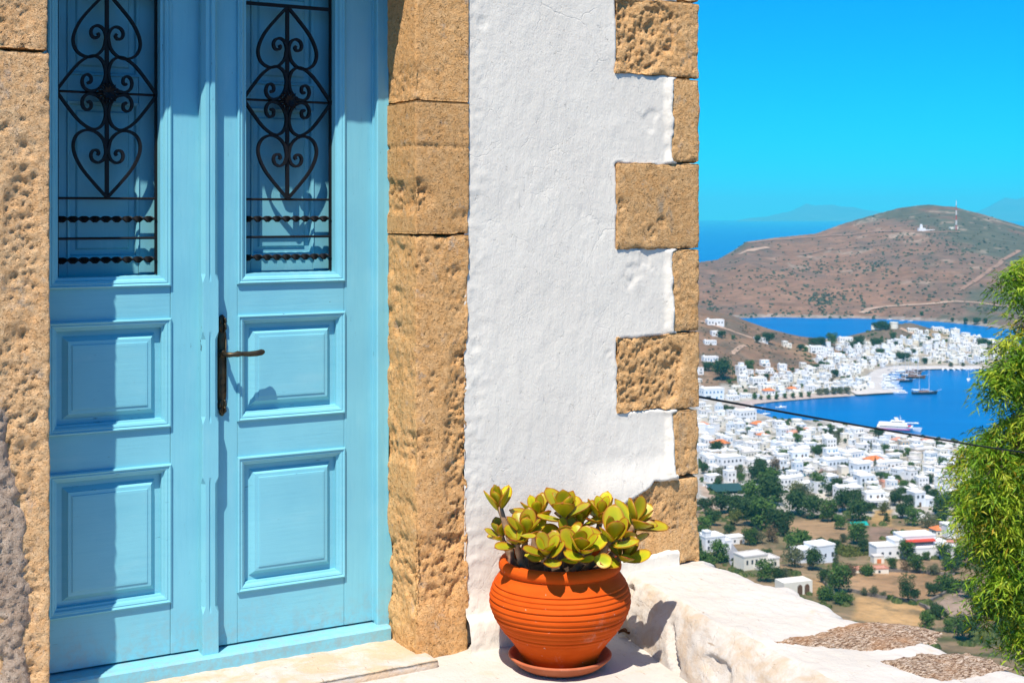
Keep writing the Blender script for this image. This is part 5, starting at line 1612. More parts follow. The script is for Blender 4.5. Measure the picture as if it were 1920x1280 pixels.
vh(1334, 1030, 22, 1.0, [(-5, 4, -4, 4, -4, 5.8), (4, 8, -2, 3.5, -4, 3.2), (-5, -2.4, -4.01, -1, 5.8, 8.0)],
   [('window', -3.6, -4.0, 1.4, .9, 1.1, 'w_dark', 'f'), ('window', -3.6, -4.0, 4.0, .9, 1.1, 'w_dark', 'f'), ('window', 1.5, -4.0, 3.6, 1.0, 1.3, 'w_dark', 'f'), ('window', 6, -2, .9, .9, 1.1, 'w_dark', 'f')],
   'white two-storey house above the bushes nearest the stone corner')
vh(1372, 1018, 22, .8, [(-3, 6, -3, 3, -4, 3.4)], [('window', 0, -3, 1.2, 1, 1.2, 'w_dark', 'f'), ('door', 3.6, -3, 0, 1.1, 2.1, 'w_brown', 'f')], 'small white house half hidden by bushes behind the road', 'h_white')
# the big house with the red awning
e = vh(1708, 1043, 12, 1.0, [(-4.5, 9.5, -2.0, 6.0, -3, 8.2), (-4.5, 15.5, -6.5, -2.0, -3, 4.6), (9.5, 14.0, -2.0, 4.0, -3, 5.6), (-16.5, -4.5, -3.6, 3.0, -3, 5.2), (-8.5, -4.5, -3.0, 4.0, 5.2, 7.0)],
       [('window', -14 + 3.2*k, -3.6, 2.3, 1.0, 1.0, 'w_dark', 'f') for k in range(3)] + [('window', 2.4, -2.0, 4.9, 12.2, 1.7, 'w_dark', 'f'), ('garage_door', 1.2, -6.5, -2.5, 6.5, 2.6, 'grey', 'f'), ('window', -4.5, 2.0, 5.6, 1.0, 1.3, 'w_dark', 'l')],  # the widest panel is a plain dark band below the awning
       'largest white valley house with a long red awning')
b = MB(); b.loft([[(x, -2.05, 7.3), (x, -4.0, 6.75), (x, -4.0, 6.55), (x, -2.05, 7.1)] for x in (-3.9, 8.8)]); b.build('awning', M['awn_red'], e)
vh(1784, 1006, 14, 1.0, [(-4, 4, -3, 3, -3, 5.5), (1, 4, -2.9, 2.9, 5.5, 7.6)], [('window', -2, -3, 2.4, .9, 1.2, 'w_dark', 'f'), ('window', 1.6, -3, 2.4, .9, 1.2, 'w_dark', 'f')], 'white two-storey house at the edge of the drooping tree')
put_house('tile', 1762, 1003, 14, .75, 'small orange roofed house left of the drooping tree', 'white houses among the valley fields', 'h_cream', 'r_orange')
vh(1632, 1072, 8, .9, [(-7, 7, -2.2, 2.2, -3, 1.6)], [('door', -3, -2.2, -.6, 1, 1.9, 'w_brown', 'f'), ('window', 3, -2.2, .2, 1, .9, 'w_dark', 'f')], 'long low white shed above the upper tan field', 'h_cream', 'r_pink')
vh(1722, 975, 16, .9, [(-3.5, 3.5, -3, 3, -3, 2.2), (-2.4, 1.6, -1, 2.4, 2.2, 3.4)], [('window', 0, -3, .4, .9, .9, 'w_dark', 'f')], 'small cream hut among dark trees below the stepped house', 'h_cream')
vh(1645, 1054, 10, .8, [(-2.6, 2.6, -2, 2, -3, 3.2)], [('door', 0, -2, 0, 2.2, 2.2, 'r_orange', 'f')], 'small white shed with an orange door below the red awning house', 'h_cream', 'r_grey')
vh(1781, 1031, 14, .8, [(-2.6, 2.6, -2, 2, -3, 4.2)], [('window', -1.2, -2, 1.6, .7, .8, 'w_dark', 'f'), ('window', 1.1, -2, 1.6, .7, .8, 'w_dark', 'f')], 'small beige house with two windows beside the blue tarpaulin', 'h_cream', 'r_pink')
# arched cistern peeping over the parapet
e, g = custom('arched_building', 1500, 1110, 20, 'cream arched building with two dark arches behind the parapet edge', 'building')
b = MB(); b.box(-8, 3, -3, 3, -3, 4.6); b.build('wall', M['h_cream'], e)
for x in (-1.9, .9):
    b = MB(); pts = [(x-.95, .2), (x+.95, .2)]+[(x+.95*math.cos(t), 2.6+.95*math.sin(t)) for t in np.linspace(0, math.pi, 9)]
    b.loft([[(p[0], y, p[1]) for p in pts] for y in (-3.06, -2.9)]); b.build('arch', M['w_brown'], e)
def posts(e, X, y0, y1, r, z):
    for x in (-X, X):
        for y in (y0, y1):
            b = MB(); b.box(x-r, x+r, y-r, y+r, z, 1.6); b.build('post', M['w_brown'], e)
# tarpaulins, vineyard, net covered plot
e, g = custom('shade_net', 1609, 988, 10, 'turquoise shade net between the dark trees and the brown plot', 'shade net')
b = MB(); b.loft([[(x, -2.6, 1.4), (x, 0, 2.6), (x, 2.6, 1.8), (x, 2.6, 1.7), (x, 0, 2.5), (x, -2.6, 1.3)] for x in (-4, -1, 2, 4)]); b.build('cloth', M['awn_teal'], e)
posts(e, 3.8, -2.4, 2.4, .06, -1)
e, g = custom('tarpaulin', 1779, 1036, 10, 'bright blue tarpaulin stretched beside the drooping tree', 'tarpaulin')
b = MB(); b.loft([[(x, -1.8, 1.2), (x, 1.8, 2.3), (x, 1.8, 2.2), (x, -1.8, 1.1)] for x in (-2.6, 2.6)]); b.build('cloth', M['awn_blue'], e)
posts(e, 2.4, -1.6, 1.6, .06, -1)
e, g = custom('net_field', 1368, 922, 8, 'flat dark green net cover over a plot behind the big trees', 'net cover')
b = MB(); b.box(-9, 9, -6, 14, 1.6, 1.75); b.build('net', plain('dark_green_net', (.030, .075, .075), .9, .1), e)
posts(e, 8.8, -5.8, 13.8, .08, -3)
# vineyard rows
V_, F_, C_ = [], [], []
vg = hit(1592, 1034)
R = np.random.default_rng(4)
ang = RAD(24)
for r_ in range(11):
    for k in range(26):
        x = -7.5+r_*1.5; y = -9+k*.72
        X = vg[0]+math.cos(ang)*x-math.sin(ang)*y; Y = vg[1]+math.sin(ang)*x+math.cos(ang)*y
        z = zland(X, Y)
        for j in range(7):
            p = np.array([X, Y, z+.5])+R.normal(size=3)*[.25, .25, .25]; a = R.normal(size=3)*.28; b_ = R.normal(size=3)*.28
            n = len(V_); V_ += [p-a, p+b_, p+a, p-b_]; F_.append((n, n+1, n+2, n+3)); C_ += [[R.random()]*3]*4
tag(mo('vineyard', np.array(V_), F_, M['f_yellow'], None, False, np.array(C_)), 'rows of vines on the small plot behind the slim cypress', 'vineyard', None, 'stuff')
# scrub over the big hill, and in the valley
def scrub(name, spots, size, mat, n=7):
    R = np.random.default_rng(len(spots)); V_, C_ = [], []
    S = np.array(spots); k = len(S)
    P = np.repeat(S, n, axis=0)
    sz = np.repeat(size*(.5+R.random(k)*1.0), n)
    off = R.normal(size=(k*n, 3)); off /= np.linalg.norm(off, axis=1)[:, None]
    off[:, 2] = np.abs(off[:, 2])*.75
    P = P+off*sz[:, None]*.62
    a = R.normal(size=(k*n, 3)); a /= np.linalg.norm(a, axis=1)[:, None]; b_ = np.cross(off, a); b_ /= np.linalg.norm(b_, axis=1)[:, None]+1e-9; a = np.cross(b_, off)
    s = sz[:, None]*.62
    V = np.stack([P-a*s, P+b_*s, P+a*s, P-b_*s], 1).reshape(-1, 3)
    c = np.repeat(R.random(k*n), 4)
    return tag(mo(name, V, np.arange(4*k*n).reshape(-1, 4), mat, None, False, np.stack([c]*3, 1)), kind='stuff')
sp = []
R = np.random.default_rng(8)
cl = [(1450, 520, 26, 9, 60), (1535, 505, 18, 7, 30), (1560, 500, 50, 10, 70), (1640, 498, 22, 5, 50), (1540, 556, 22, 8, 80), (1550, 565, 16, 6, 40), (1330, 585, 16, 10, 40), (1330, 555, 14, 14, 20), (1760, 465, 70, 22, 160), (1700, 450, 60, 14, 50),
      (1600, 530, 90, 25, 60), (1700, 530, 60, 20, 40), (1860, 590, 14, 8, 40), (1845, 595, 20, 8, 40), (1460, 590, 60, 4, 40), (1600, 590, 60, 5, 20)]
for (cx, cy, sx, sy, n) in cl:
    for _ in range(n):
        p = hit(cx+R.normal()*sx, cy+R.normal()*sy)
        if p and p[1] > 1950 and p[2] > SEA+1: sp.append(p)
for _ in range(800):
    p = hit(R.uniform(1313, 1910), R.uniform(400, 596))
    if p and p[1] > 1950 and p[2] > SEA+1: sp.append(p)
tag(scrub('hillside_scrub', sp, 2.7, foliage('hill_scrub_foliage', (.050, .062, .036), (.095, .100, .058), .1)), 'scattered dark scrub over the brown hill beyond the bay', 'scrub')
sp = []
for _ in range(3200):
    p = hit(R.uniform(1120, 2050), R.uniform(945, 1215))
    if p is None: continue
    if any(in_poly((p[0], p[1]), hp) for hp in FPOLY): continue
    if fbm(np.array([[p[0], p[1], 0]]), 1/35., 3, 9)[0] < -.02: continue
    sp.append(p)
tag(scrub('valley_scrub', sp, 1.7, foliage('valley_scrub_foliage', (.040, .075, .018), (.15, .170, .05), .15), 14), 'low dry scrub between the fields of the valley', 'scrub')
sp = []
for _ in range(420):
    p = hit(R.uniform(1313, 1570), R.uniform(605, 740))
    if p and p[1] > 1180 and wdist(p[0], p[1]) > 6: sp.append(p)
tag(scrub('slope_scrub', sp, 1.3, foliage('slope_scrub_foliage', (.06, .06, .03), (.13, .11, .06), .1)), 'thin dry scrub on the brown slope left of the harbour', 'scrub')
sp = []
for (xa, xb, ya, yb, n) in ((1080, 1310, 905, 1130, 90), (1850, 2080, 960, 1190, 70), (1080, 1310, 800, 900, 40), (1850, 2080, 850, 950, 30)):
    for _ in range(n):
        p = hit(R.uniform(xa, xb), R.uniform(ya, yb))
        if p and wdist(p[0], p[1]) > 14: sp.append((p[0], p[1], p[2]+1.2))
tag(scrub('far_grove', sp, 4.6, M['f_dark'], 70), 'dark trees of the valley behind the house corner and the drooping tree', 'trees')
sp = []
for (xa, xb, ya, yb, n) in ((1313, 1830, 770, 940, 620), (1505, 1900, 620, 695, 330), (1365, 1630, 690, 742, 150)):
    for _ in range(n):
        p = hit(R.uniform(xa, xb), R.uniform(ya, yb))
        if p and wdist(p[0], p[1]) > 14 and not any((x-p[0])**2+(y-p[1])**2 < (.42*rr_+1.5)**2 for x, y, rr_ in TAKEN): sp.append(p)
tag(scrub('garden_shrubs', sp, 2.0, foliage('garden_shrub_foliage', (.022, .050, .014), (.085, .115, .035), .1), 12), 'dark green garden shrubs between the white houses', 'shrubs')
# trees
TG1, TG2, TG3 = 'trees of the valley', 'trees between the town houses', 'trees along the seafront'
VT = [('dark', 1352, 962, 46), ('dark', 1322, 962, 34), ('dark', 1385, 972, 52), ('dark', 1412, 985, 62), ('round', 1436, 993, 66), ('dark', 1462, 1000, 54), ('round', 1410, 950, 52), ('dark', 1440, 948, 64), ('round', 1444, 926, 52),
      ('dark', 1425, 908, 46), ('tall', 1472, 1006, 26), ('yellow', 1378, 985, 32), ('dark', 1336, 985, 36), ('round', 1322, 1000, 36), ('dark', 1495, 965, 54), ('dark', 1524, 972, 50), ('olive', 1505, 940, 40), ('yellow', 1492, 935, 34),
      ('round', 1553, 978, 46), ('round', 1576, 992, 30), ('dark', 1580, 960, 50), ('dark', 1609, 978, 50), ('dark', 1628, 962, 26), ('tall', 1662, 982, 14), ('yellow', 1655, 966, 28), ('dark', 1692, 972, 34), ('round', 1712, 985, 38),
      ('olive', 1742, 990, 36), ('dark', 1766, 988, 34), ('dark', 1700, 950, 28), ('dark', 1768, 965, 44), ('round', 1783, 950, 34), ('dark', 1740, 925, 20), ('round', 1693, 925, 26), ('dark', 1678, 948, 34), ('dark', 1752, 940, 28),
      ('round', 1607, 1020, 44), ('tall', 1620, 1036, 24), ('olive', 1580, 1016, 20), ('dark', 1566, 1028, 20), ('round', 1701, 1050, 40), ('round', 1737, 1050, 18), ('olive', 1753, 1030, 18), ('round', 1770, 1050, 36),
      ('cypress', 1567, 1064, 14), ('spread', 1500, 1030, 62), ('rust', 1446, 1015, 34), ('round', 1405, 1022, 36), ('olive', 1420, 1018, 32), ('dark', 1368, 1004, 24), ('round', 1348, 1054, 44), ('spread', 1325, 1062, 50), ('round', 1437, 1052, 26),
      ('round', 1436, 1090, 44), ('dark', 1458, 1090, 30), ('olive', 1490, 1062, 48), ('dark', 1524, 1068, 46), ('olive', 1470, 1085, 26), ('dark', 1548, 1092, 30), ('rust', 1594, 1078, 28), ('spread', 1625, 1078, 34),
      ('round', 1574, 1110, 56), ('olive', 1556, 1098, 28), ('rust', 1698, 1072, 26), ('round', 1718, 1074, 38), ('olive', 1752, 1078, 26), ('dark', 1790, 1076, 34), ('round', 1775, 1068, 26),
      ('tall', 1702, 1128, 36), ('dark', 1716, 1126, 26), ('spread', 1778, 1108, 54), ('dark', 1752, 1118, 30), ('olive', 1738, 1102, 14), ('olive', 1621, 1116, 18), ('olive', 1640, 1118, 24), ('olive', 1657, 1121, 16), ('round', 1668, 1124, 10),
      ('spread', 1546, 1124, 44), ('spread', 1580, 1132, 42), ('dark', 1756, 1160, 34), ('round', 1738, 1180, 36), ('tall', 1775, 1160, 12), ('dark', 1806, 1200, 54), ('round', 1780, 1185, 26), ('dark', 1830, 1180, 34), ('rust', 1500, 1040, 26),
      ('olive', 1640, 1052, 16), ('round', 1672, 1066, 24), ('dark', 1800, 1060, 40), ('dark', 1815, 1120, 40)]
_c = {}
VLAND = [('cream five windowed house', 1415, 1050), ('plain white cube house', 1532, 1040), ('red awning house', 1700, 1025), ('upper tan field', 1690, 1095), ('lower tan field', 1665, 1145), ('net covered plot', 1368, 918), ('turquoise net', 1609, 985),
         ('vineyard plot', 1592, 1030), ('stepped white house', 1724, 945), ('yellow field', 1655, 965), ('arched building', 1500, 1100), ('bare tan plot', 1520, 990), ('grey brown field', 1785, 1130), ('terraced white house', 1640, 945)]
def where2(look, px, py, L):
    global LAND
    s = LAND; LAND = L; w_ = where(look, px, py); LAND = s; return w_
for k, px, py, w_ in VT:
    e = plant_tree(k, px, py, w_*1.0, 'x', TG1)
    if e: PEND.append((e, where2(KINDTXT[k], px, py, VLAND)))
TT = [('round', 1495, 836, 26), ('dark', 1345, 852, 30), ('dark', 1379, 854, 16), ('round', 1406, 818, 20), ('dark', 1369, 778, 20), ('dark', 1358, 772, 16), ('rust', 1452, 880, 28), ('olive', 1440, 868, 26), ('rust', 1490, 880, 24), ('round', 1470, 866, 26), ('dark', 1425, 884, 30), ('round', 1510, 882, 18),
      ('dark', 1584, 884, 20), ('dark', 1588, 878, 16), ('cypress', 1641, 884, 9), ('round', 1708, 880, 16), ('dark', 1740, 907, 22), ('round', 1712, 912, 14), ('round', 1680, 853, 12), ('dark', 1690, 854, 13), ('dark', 1648, 822, 24), ('dark', 1760, 840, 16), ('round', 1768, 880, 26), ('olive', 1570, 822, 20), ('olive', 1350, 895, 26), ('olive', 1385, 892, 24),
      ('dark', 1320, 888, 24), ('round', 1460, 850, 14), ('dark', 1540, 850, 22), ('dark', 1546, 815, 14), ('round', 1660, 850, 20), ('dark', 1600, 905, 16), ('dark', 1585, 830, 10), ('round', 1438, 838, 12), ('round', 1640, 925, 20), ('dark', 1570, 915, 24), ('dark', 1692, 938, 30), ('round', 1535, 922, 40), ('dark', 1560, 930, 30), ('dark', 1605, 945, 34)]
for _ in range(46):
    TT.append((rng.choice(['dark', 'round', 'olive', 'round', 'dark']), float(rng.uniform(1316, 1800)), float(rng.uniform(800, 930)), float(rng.uniform(10, 22))))
for k, px, py, w_ in TT:
    e = plant_tree(k, px, py, w_, 'x', TG2)
    if e: PEND.append((e, where(KINDTXT[k], px, py)))
FT = [('dark', 1352, 712, 46), ('dark', 1328, 696, 22), ('round', 1405, 695, 22), ('dark', 1437, 710, 12), ('round', 1415, 748, 12), ('olive', 1427, 749, 10)] + [('round', 1441+15.2*k, 750-1.2*k, 11) for k in range(6)] + \
     [('olive', 1536+13*k, 741-.8*k, 17) for k in range(5)] + [('dark', 1485, 697, 9), ('dark', 1500, 657, 14), ('round', 1511, 659, 10), ('dark', 1565, 706, 16), ('dark', 1540, 690, 16), ('dark', 1530, 694, 14), ('round', 1552, 690, 12), ('dark', 1440, 645, 26), ('dark', 1420, 643, 18), ('dark', 1353, 633, 16), ('round', 1375, 637, 10),
      ('dark', 1655, 618, 20), ('dark', 1643, 619, 18), ('dark', 1664, 618, 14), ('dark', 1610, 650, 24), ('dark', 1600, 655, 18), ('dark', 1645, 655, 26), ('dark', 1650, 668, 18), ('dark', 1688, 678, 22), ('dark', 1700, 676, 18), ('dark', 1735, 682, 14), ('dark', 1680, 650, 12), ('round', 1674, 637, 16), ('dark', 1740, 640, 12), ('dark', 1755, 648, 12), ('dark', 1620, 682, 16),
      ('dark', 1793, 676, 10), ('olive', 1782, 688, 12), ('olive', 1805, 687, 10), ('dark', 1842, 652, 22), ('dark', 1855, 650, 14), ('dark', 1712, 664, 12), ('round', 1728, 650, 10), ('dark', 1580, 668, 12), ('dark', 1540, 650, 22), ('round', 1560, 648, 26), ('dark', 1525, 648, 18), ('dark', 1590, 652, 16),
      ('dark', 1765, 603, 13), ('dark', 1762, 606, 16), ('round', 1728, 592, 9), ('dark', 1786, 603, 9), ('dark', 1832, 608, 15), ('dark', 1848, 606, 12), ('dark', 1810, 606, 12), ('dark', 1380, 702, 10), ('round', 1368, 720, 9), ('rust', 1386, 710, 9), ('rust', 1560, 716, 10), ('round', 1590, 712, 9)]
for k, px, py, w_ in FT:
    e = plant_tree(k, px, py, w_, 'x', TG3)
    if e: PEND.append((e, where(KINDTXT[k], px, py)))
settle()
# ------- radio mast and station on the hill
e, g = custom('hilltop_station', 1729, 433, 5, 'white station building with a domed hut under the hilltop', 'building')
b = MB(); b.box(-9, 6, -4, 4, -3, 6); b.box(6, 26, -3, 3, -3, 3); b.build('wall', M['h_white'], e)
b = MB(); b.box(-4.5, .5, -2, 2, 6.002, 11); b.lathe([(2.6, 11), (2.4, 12.6), (1.4, 13.8), (0, 14.2)], 12, c=(-2, 0)); b.build('tower', M['h_white'], e)
e, g = custom('hilltop_hut', 1787, 429, 5, 'small pale huts beside the mast on the hill', 'building')
b = MB(); b.box(-8, 0, -3, 3, -3, 4); b.box(3, 10, -3, 3, -3, 5); b.build('wall', M['h_cream'], e)
e, g = custom('radio_mast', 1793, 431, 0, 'red and white radio mast near the top of the hill', 'mast')
hm = 62.0
for k in range(6):
    b = MB(); z0, z1 = hm*k/6, hm*(k+1)/6; w0, w1 = 2.4*(1-k/6.6), 2.4*(1-(k+1)/6.6)
    for sx in (-1, 1):
        for sy in (-1, 1): b.cyl((sx*w0*.5, sy*w0*.5, z0-(2 if k == 0 else 0)), (sx*w1*.5, sy*w1*.5, z1), .28, n=5)
    for j in range(2):
        zz0, zz1 = z0+(z1-z0)*j/2, z0+(z1-z0)*(j+1)/2
        b.cyl((-w0*.5, -w0*.5, zz0), (w0*.5, -w0*.5, zz1), .16, n=4); b.cyl((w0*.5, -w0*.5, zz0), (-w0*.5, -w0*.5, zz1), .16, n=4)
    b.build('mast_section', M['h_white'] if k % 2 else M['awn_red'], e)

# ================================================================== BOATS AND CARS
M['b_white'] = plain('white_boat_paint', (.80, .80, .79), .4, .4, 0, .03, .3)
M['b_navy'] = plain('dark_blue_hull', (.018, .035, .075), .4, .4, 0, .1, .3)
M['b_wood'] = plain('varnished_wood', (.20, .085, .040), .5, .4, 0, .2, .6)
M['b_red'] = plain('red_boat_stripe', (.55, .03, .07), .5, .4, 0, .08, .3)
M['b_violet'] = plain('magenta_boat_stripe', (.42, .05, .24), .5, .4, 0, .08, .3)
M['b_canvas'] = plain('blue_canvas', (.03, .13, .33), .8, .2, 0, .1, .5)
def hull(mb, L, B, D, sheer=.25, bow=1.0, stern=.62, fb=1.0):
    rings = []
    for k in range(15):
        t = k/14; x = -L/2+L*t
        w_ = B/2*(stern+(1-stern)*math.sin(min(1, t/.5)*math.pi/2) if t < .5 else max(.015, 1-((t-.5)/.5)**2.3))
        z = fb*D*(1+sheer*((t-.35)**2)*2.2)
        xo = bow*max(0, t-.8)/.2
        rings.append([(x+xo*.8, -w_, z), (x+xo*.4, -w_*.86, z*.42), (x, -w_*.35, -D*.35), (x, w_*.35, -D*.35), (x+xo*.4, w_*.86, z*.42), (x+xo*.8, w_, z)])
    mb.loft(rings)
def boat(kind, px, py, rz, s, label, group=None, hm='b_white'):
    g = px_ground(px, py, SEA)
    e = empty({'gulet': 'sailing_ship', 'yacht': 'motor_yacht', 'sail': 'sailing_boat', 'dinghy': 'small_boat'}[kind], (g[0], g[1], SEA+.05), RAD(rz)); e.scale = (s, s, s)
    for nm, me in boat_parts(kind, hm): obj(nm, me, e)
    tag(e, label, 'boat', group); return e
_bp = {}
def boat_parts(kind, hm):
    if (kind, hm) in _bp: return _bp[(kind, hm)]
    P = []
    def add(nm, mat, fn, sm=False):
        b = MB(); fn(b); P.append((nm, b.mesh(nm, M[mat], sm)))
    if kind == 'gulet':
        add('hull', hm, lambda b: hull(b, 21, 5.2, 1.7, .9, 1.6, .7))
        add('deck', 'b_wood', lambda b: b.box(-9.6, 7.0, -1.9, 1.9, 1.5, 1.72))
        add('rail', 'b_white', lambda b: [b.cyl((-10, sy*2.2, 2.4), (7.5, sy*1.7, 2.7), .10, n=5) for sy in (-1, 1)])
        add('deckhouse', 'b_wood', lambda b: b.box(-4.5, 3.5, -1.4, 1.4, 1.722, 3.1, .15))
        add('awning', 'b_white', lambda b: b.box(-9.6, -4.6, -1.8, 1.8, 3.6, 3.72))
        for x, h in ((4.2, 22), (-4.2, 19)):
            add('mast', 'b_white', lambda b: b.cyl((x, 0, 1.5), (x, 0, h), .19, .09, 7))
            add('boom', 'b_white', lambda b: b.cyl((x-.3, 0, 3.8), (x-7.0, 0, 4.3), .30, .22, 7))
        add('bowsprit', 'b_white', lambda b: b.cyl((9.5, 0, 2.6), (15.0, 0, 3.9), .16, .08, 6))
        add('rigging', 'grey', lambda b: [b.cyl(p, q, .035, n=4) for p, q in (((14.8, 0, 3.8), (4.2, 0, 21.5)), ((4.2, 0, 21.5), (-4.2, 0, 18.5)), ((-4.2, 0, 18.5), (-10.2, 0, 2.4)), ((4.2, 0, 20), (3.6, 2.3, 2.2)), ((4.2, 0, 20), (3.6, -2.3, 2.2)), ((-4.2, 0, 17.5), (-4.8, 2.3, 2.2)), ((-4.2, 0, 17.5), (-4.8, -2.3, 2.2)))])
    elif kind == 'yacht':
        add('hull', hm, lambda b: hull(b, 13, 3.9, 1.5, .7, 1.6, .85))
        add('cabin', 'b_white', lambda b: b.loft([[(x, -w_, z0), (x, w_, z0), (x+d, w_*.85, z1), (x+d, -w_*.85, z1)] for x, w_, z0, z1, d in ((-4.6, 1.5, 1.4, 2.9, .1), (0, 1.5, 1.4, 3.0, -.1), (3.6, 1.0, 1.6, 2.3, -1.0))]))
        add('window', 'w_dark', lambda b: b.box(-4.0, 1.6, -1.55, 1.55, 2.05, 2.5))
        add('flybridge', 'b_white', lambda b: b.box(-4.2, .2, -1.2, 1.2, 3.0, 3.6, .15))
        add('mast', 'b_white', lambda b: b.cyl((-1.5, 0, 3.5), (-2.1, 0, 6.0), .1, .05, 6))
    elif kind == 'sail':
        add('hull', hm, lambda b: hull(b, 10.5, 3.2, 1.15, .5, 1.2, .7))
        add('cabin', 'b_white', lambda b: b.loft([[(x, -w_, 1.05), (x, w_, 1.05), (x, w_*.7, z), (x, -w_*.7, z)] for x, w_, z in ((-1.6, 1.0, 1.75), (1.5, .95, 1.65), (2.8, .5, 1.25))]))
        add('mast', 'b_white', lambda b: b.cyl((.6, 0, 1), (.6, 0, 14), .10, .07, 6))
        add('boom', 'b_canvas', lambda b: b.cyl((.4, 0, 2.3), (-4.0, 0, 2.4), .22, .16, 7))
        add('rigging', 'grey', lambda b: [b.cyl(p, q, .03, n=4) for p, q in (((6.0, 0, 1.5), (.6, 0, 13.8)), ((-5.0, 0, 1.2), (.6, 0, 13.8)))])
    else:
        add('hull', hm, lambda b: hull(b, 5.2, 2.0, .75, .6, .5, .75))
        add('console', 'b_white', lambda b: b.box(-.5, .4, -.4, .4, .5, 1.35, .08))
        add('seat', 'b_canvas', lambda b: b.box(-1.9, -1.2, -.6, .6, .5, .85, .05))
    _bp[(kind, hm)] = P; return P
boat('gulet', 1733, 739, 4, 1.0, 'two masted sailing ship lying at anchor off the pier', None, 'b_navy')
BG = 'boats moored along the quay'
for px, py, rz, s, lb, hm in ((1712, 709, -8, 1.0, 'reddish wooden two masted ship moored at the quay, front one', 'b_wood'), (1706, 702, -6, .95, 'wooden two masted ship moored behind the reddish one', 'b_wood'), (1690, 716, -6, .9, 'dark blue hulled ship moored left of the wooden ships', 'b_navy'), (1716, 696.5, -4, .7, 'smallest dark masted ship at the inner corner of the quay', 'b_navy')):
    boat('gulet', px, py, rz, s, lb, BG, hm)
for k, (px, py, rz, s) in enumerate(((1668, 719, -5, 1.15), (1664, 723.5, -4, 1.1), (1668, 727.5, -3, 1.2), (1672, 732, 0, 1.25), (1668, 713, -8, 1.0), (1662, 708, -8, .9))):
    boat('yacht', px, py, rz, s, ['white motor yacht moored below the dark blue ship', 'white motor yacht third up from the pier end', 'white motor yacht second up from the pier end', 'white motor yacht lying closest to the pier end', 'white motor yacht fifth up from the pier end', 'small white motor yacht deepest in the marina'][k], BG)
for k, (px, py, rz) in enumerate(((1676, 702, -10), (1683, 698, -10), (1674, 707, -12))):
    boat('sail', px, py, rz, 1.0, ['slim white sailing boat in the middle of the marina masts', 'slim white sailing boat in the inner marina by the road', 'slim white sailing boat next to the dark blue ship'][k], BG)
boat('sail', 1816, 713, 70, 1.0, 'white sailing boat alone at anchor near the drooping tree')
for k, px in enumerate((1768, 1777, 1788, 1798, 1809, 1816, 1823)):
    boat('dinghy', px, 693.6+.15*(k % 3), 70+9*k, 1.15, ['leftmost', 'second', 'third', 'fourth', 'fifth', 'sixth', 'last'][k]+' small white boat along the far quay from left to right', 'small boats along the far quay')
boat('dinghy', 1464, 765.5, 4, 1.6, 'small white boat floating alone off the beach')
boat('yacht', 1413, 768.5, 5, 1.0, 'white boat moored close to the large waterfront building')
boat('sail', 1433.5, 778, 20, .85, 'sailing boat near the orange roofed waterfront house')
for k, (px, py) in enumerate(((1668.5, 599.5), (1692, 601.5), (1707, 602.5))):
    boat('dinghy', px, py+.6, 20, 1.5, ['leftmost', 'middle', 'rightmost'][k]+' tiny white boat on the far bay', 'tiny boats on the far bay')
boat('yacht', 1688, 738.5, 180, .9, 'white launch by the very tip of the pier')
# ferry
g = px_ground(1686, 811, SEA)
fe = empty('ferry', (g[0]+2, g[1]+9, SEA+.1), RAD(-21)); fe.scale = (.86, .86, .86)
tag(fe, 'white passenger ferry with red and magenta stripes moored at the near quay', 'ferry')
b = MB(); hull(b, 34, 8.0, 2.5, .35, 2.2, .95); b.build('hull', M['b_white'], fe)
b = MB(); b.box(-16.6, 9.5, -4.02, 4.02, 1.15, 1.62); b.build('stripe', M['b_violet'], fe)
b = MB(); b.box(7.6, 10.2, -3.76, 3.76, 3.95, 4.7, .2); b.build('stripe', M['b_red'], fe)
b = MB(); b.box(-16.5, 11.5, -3.7, 3.7, 2.6, 4.6, .3); b.build('deck_house', M['b_white'], fe)
b = MB(); b.box(-14.5, 9.0, -3.75, 3.75, 3.3, 3.95); b.build('window', M['w_dark'], fe)
b = MB(); b.box(-15.5, 7.0, -3.4, 3.4, 4.602, 6.4, .3); b.box(-6, 5.0, -2.8, 2.8, 6.402, 8.2, .3); b.build('upper_deck', M['b_white'], fe)
b = MB(); b.box(-5.0, 3.6, -2.85, 2.85, 7.1, 7.7); b.build('window', M['w_dark'], fe)
b = MB(); b.loft([[(x, -1.0, z), (x+2.6, -1.0, z), (x+2.6, 1.0, z), (x, 1.0, z)] for x, z in ((-2, 8.2), (-3.4, 10.6))]); b.build('funnel', M['b_white'], fe)
b = MB(); b.cyl((2, 0, 8.2), (1.2, 0, 12.6), .22, .1, 6); b.cyl((.2, 0, 10.2), (2.8, 0, 10.4), .1, n=5); b.build('mast', M['b_white'], fe)
b = MB(); b.box(7.4, 16.0, -1.2, 1.2, 6.6, 7.0); b.cyl((7.0, 0, 6.5), (15.5, 0, 7.2), .3, n=6); b.build('gangway', M['b_white'], fe)
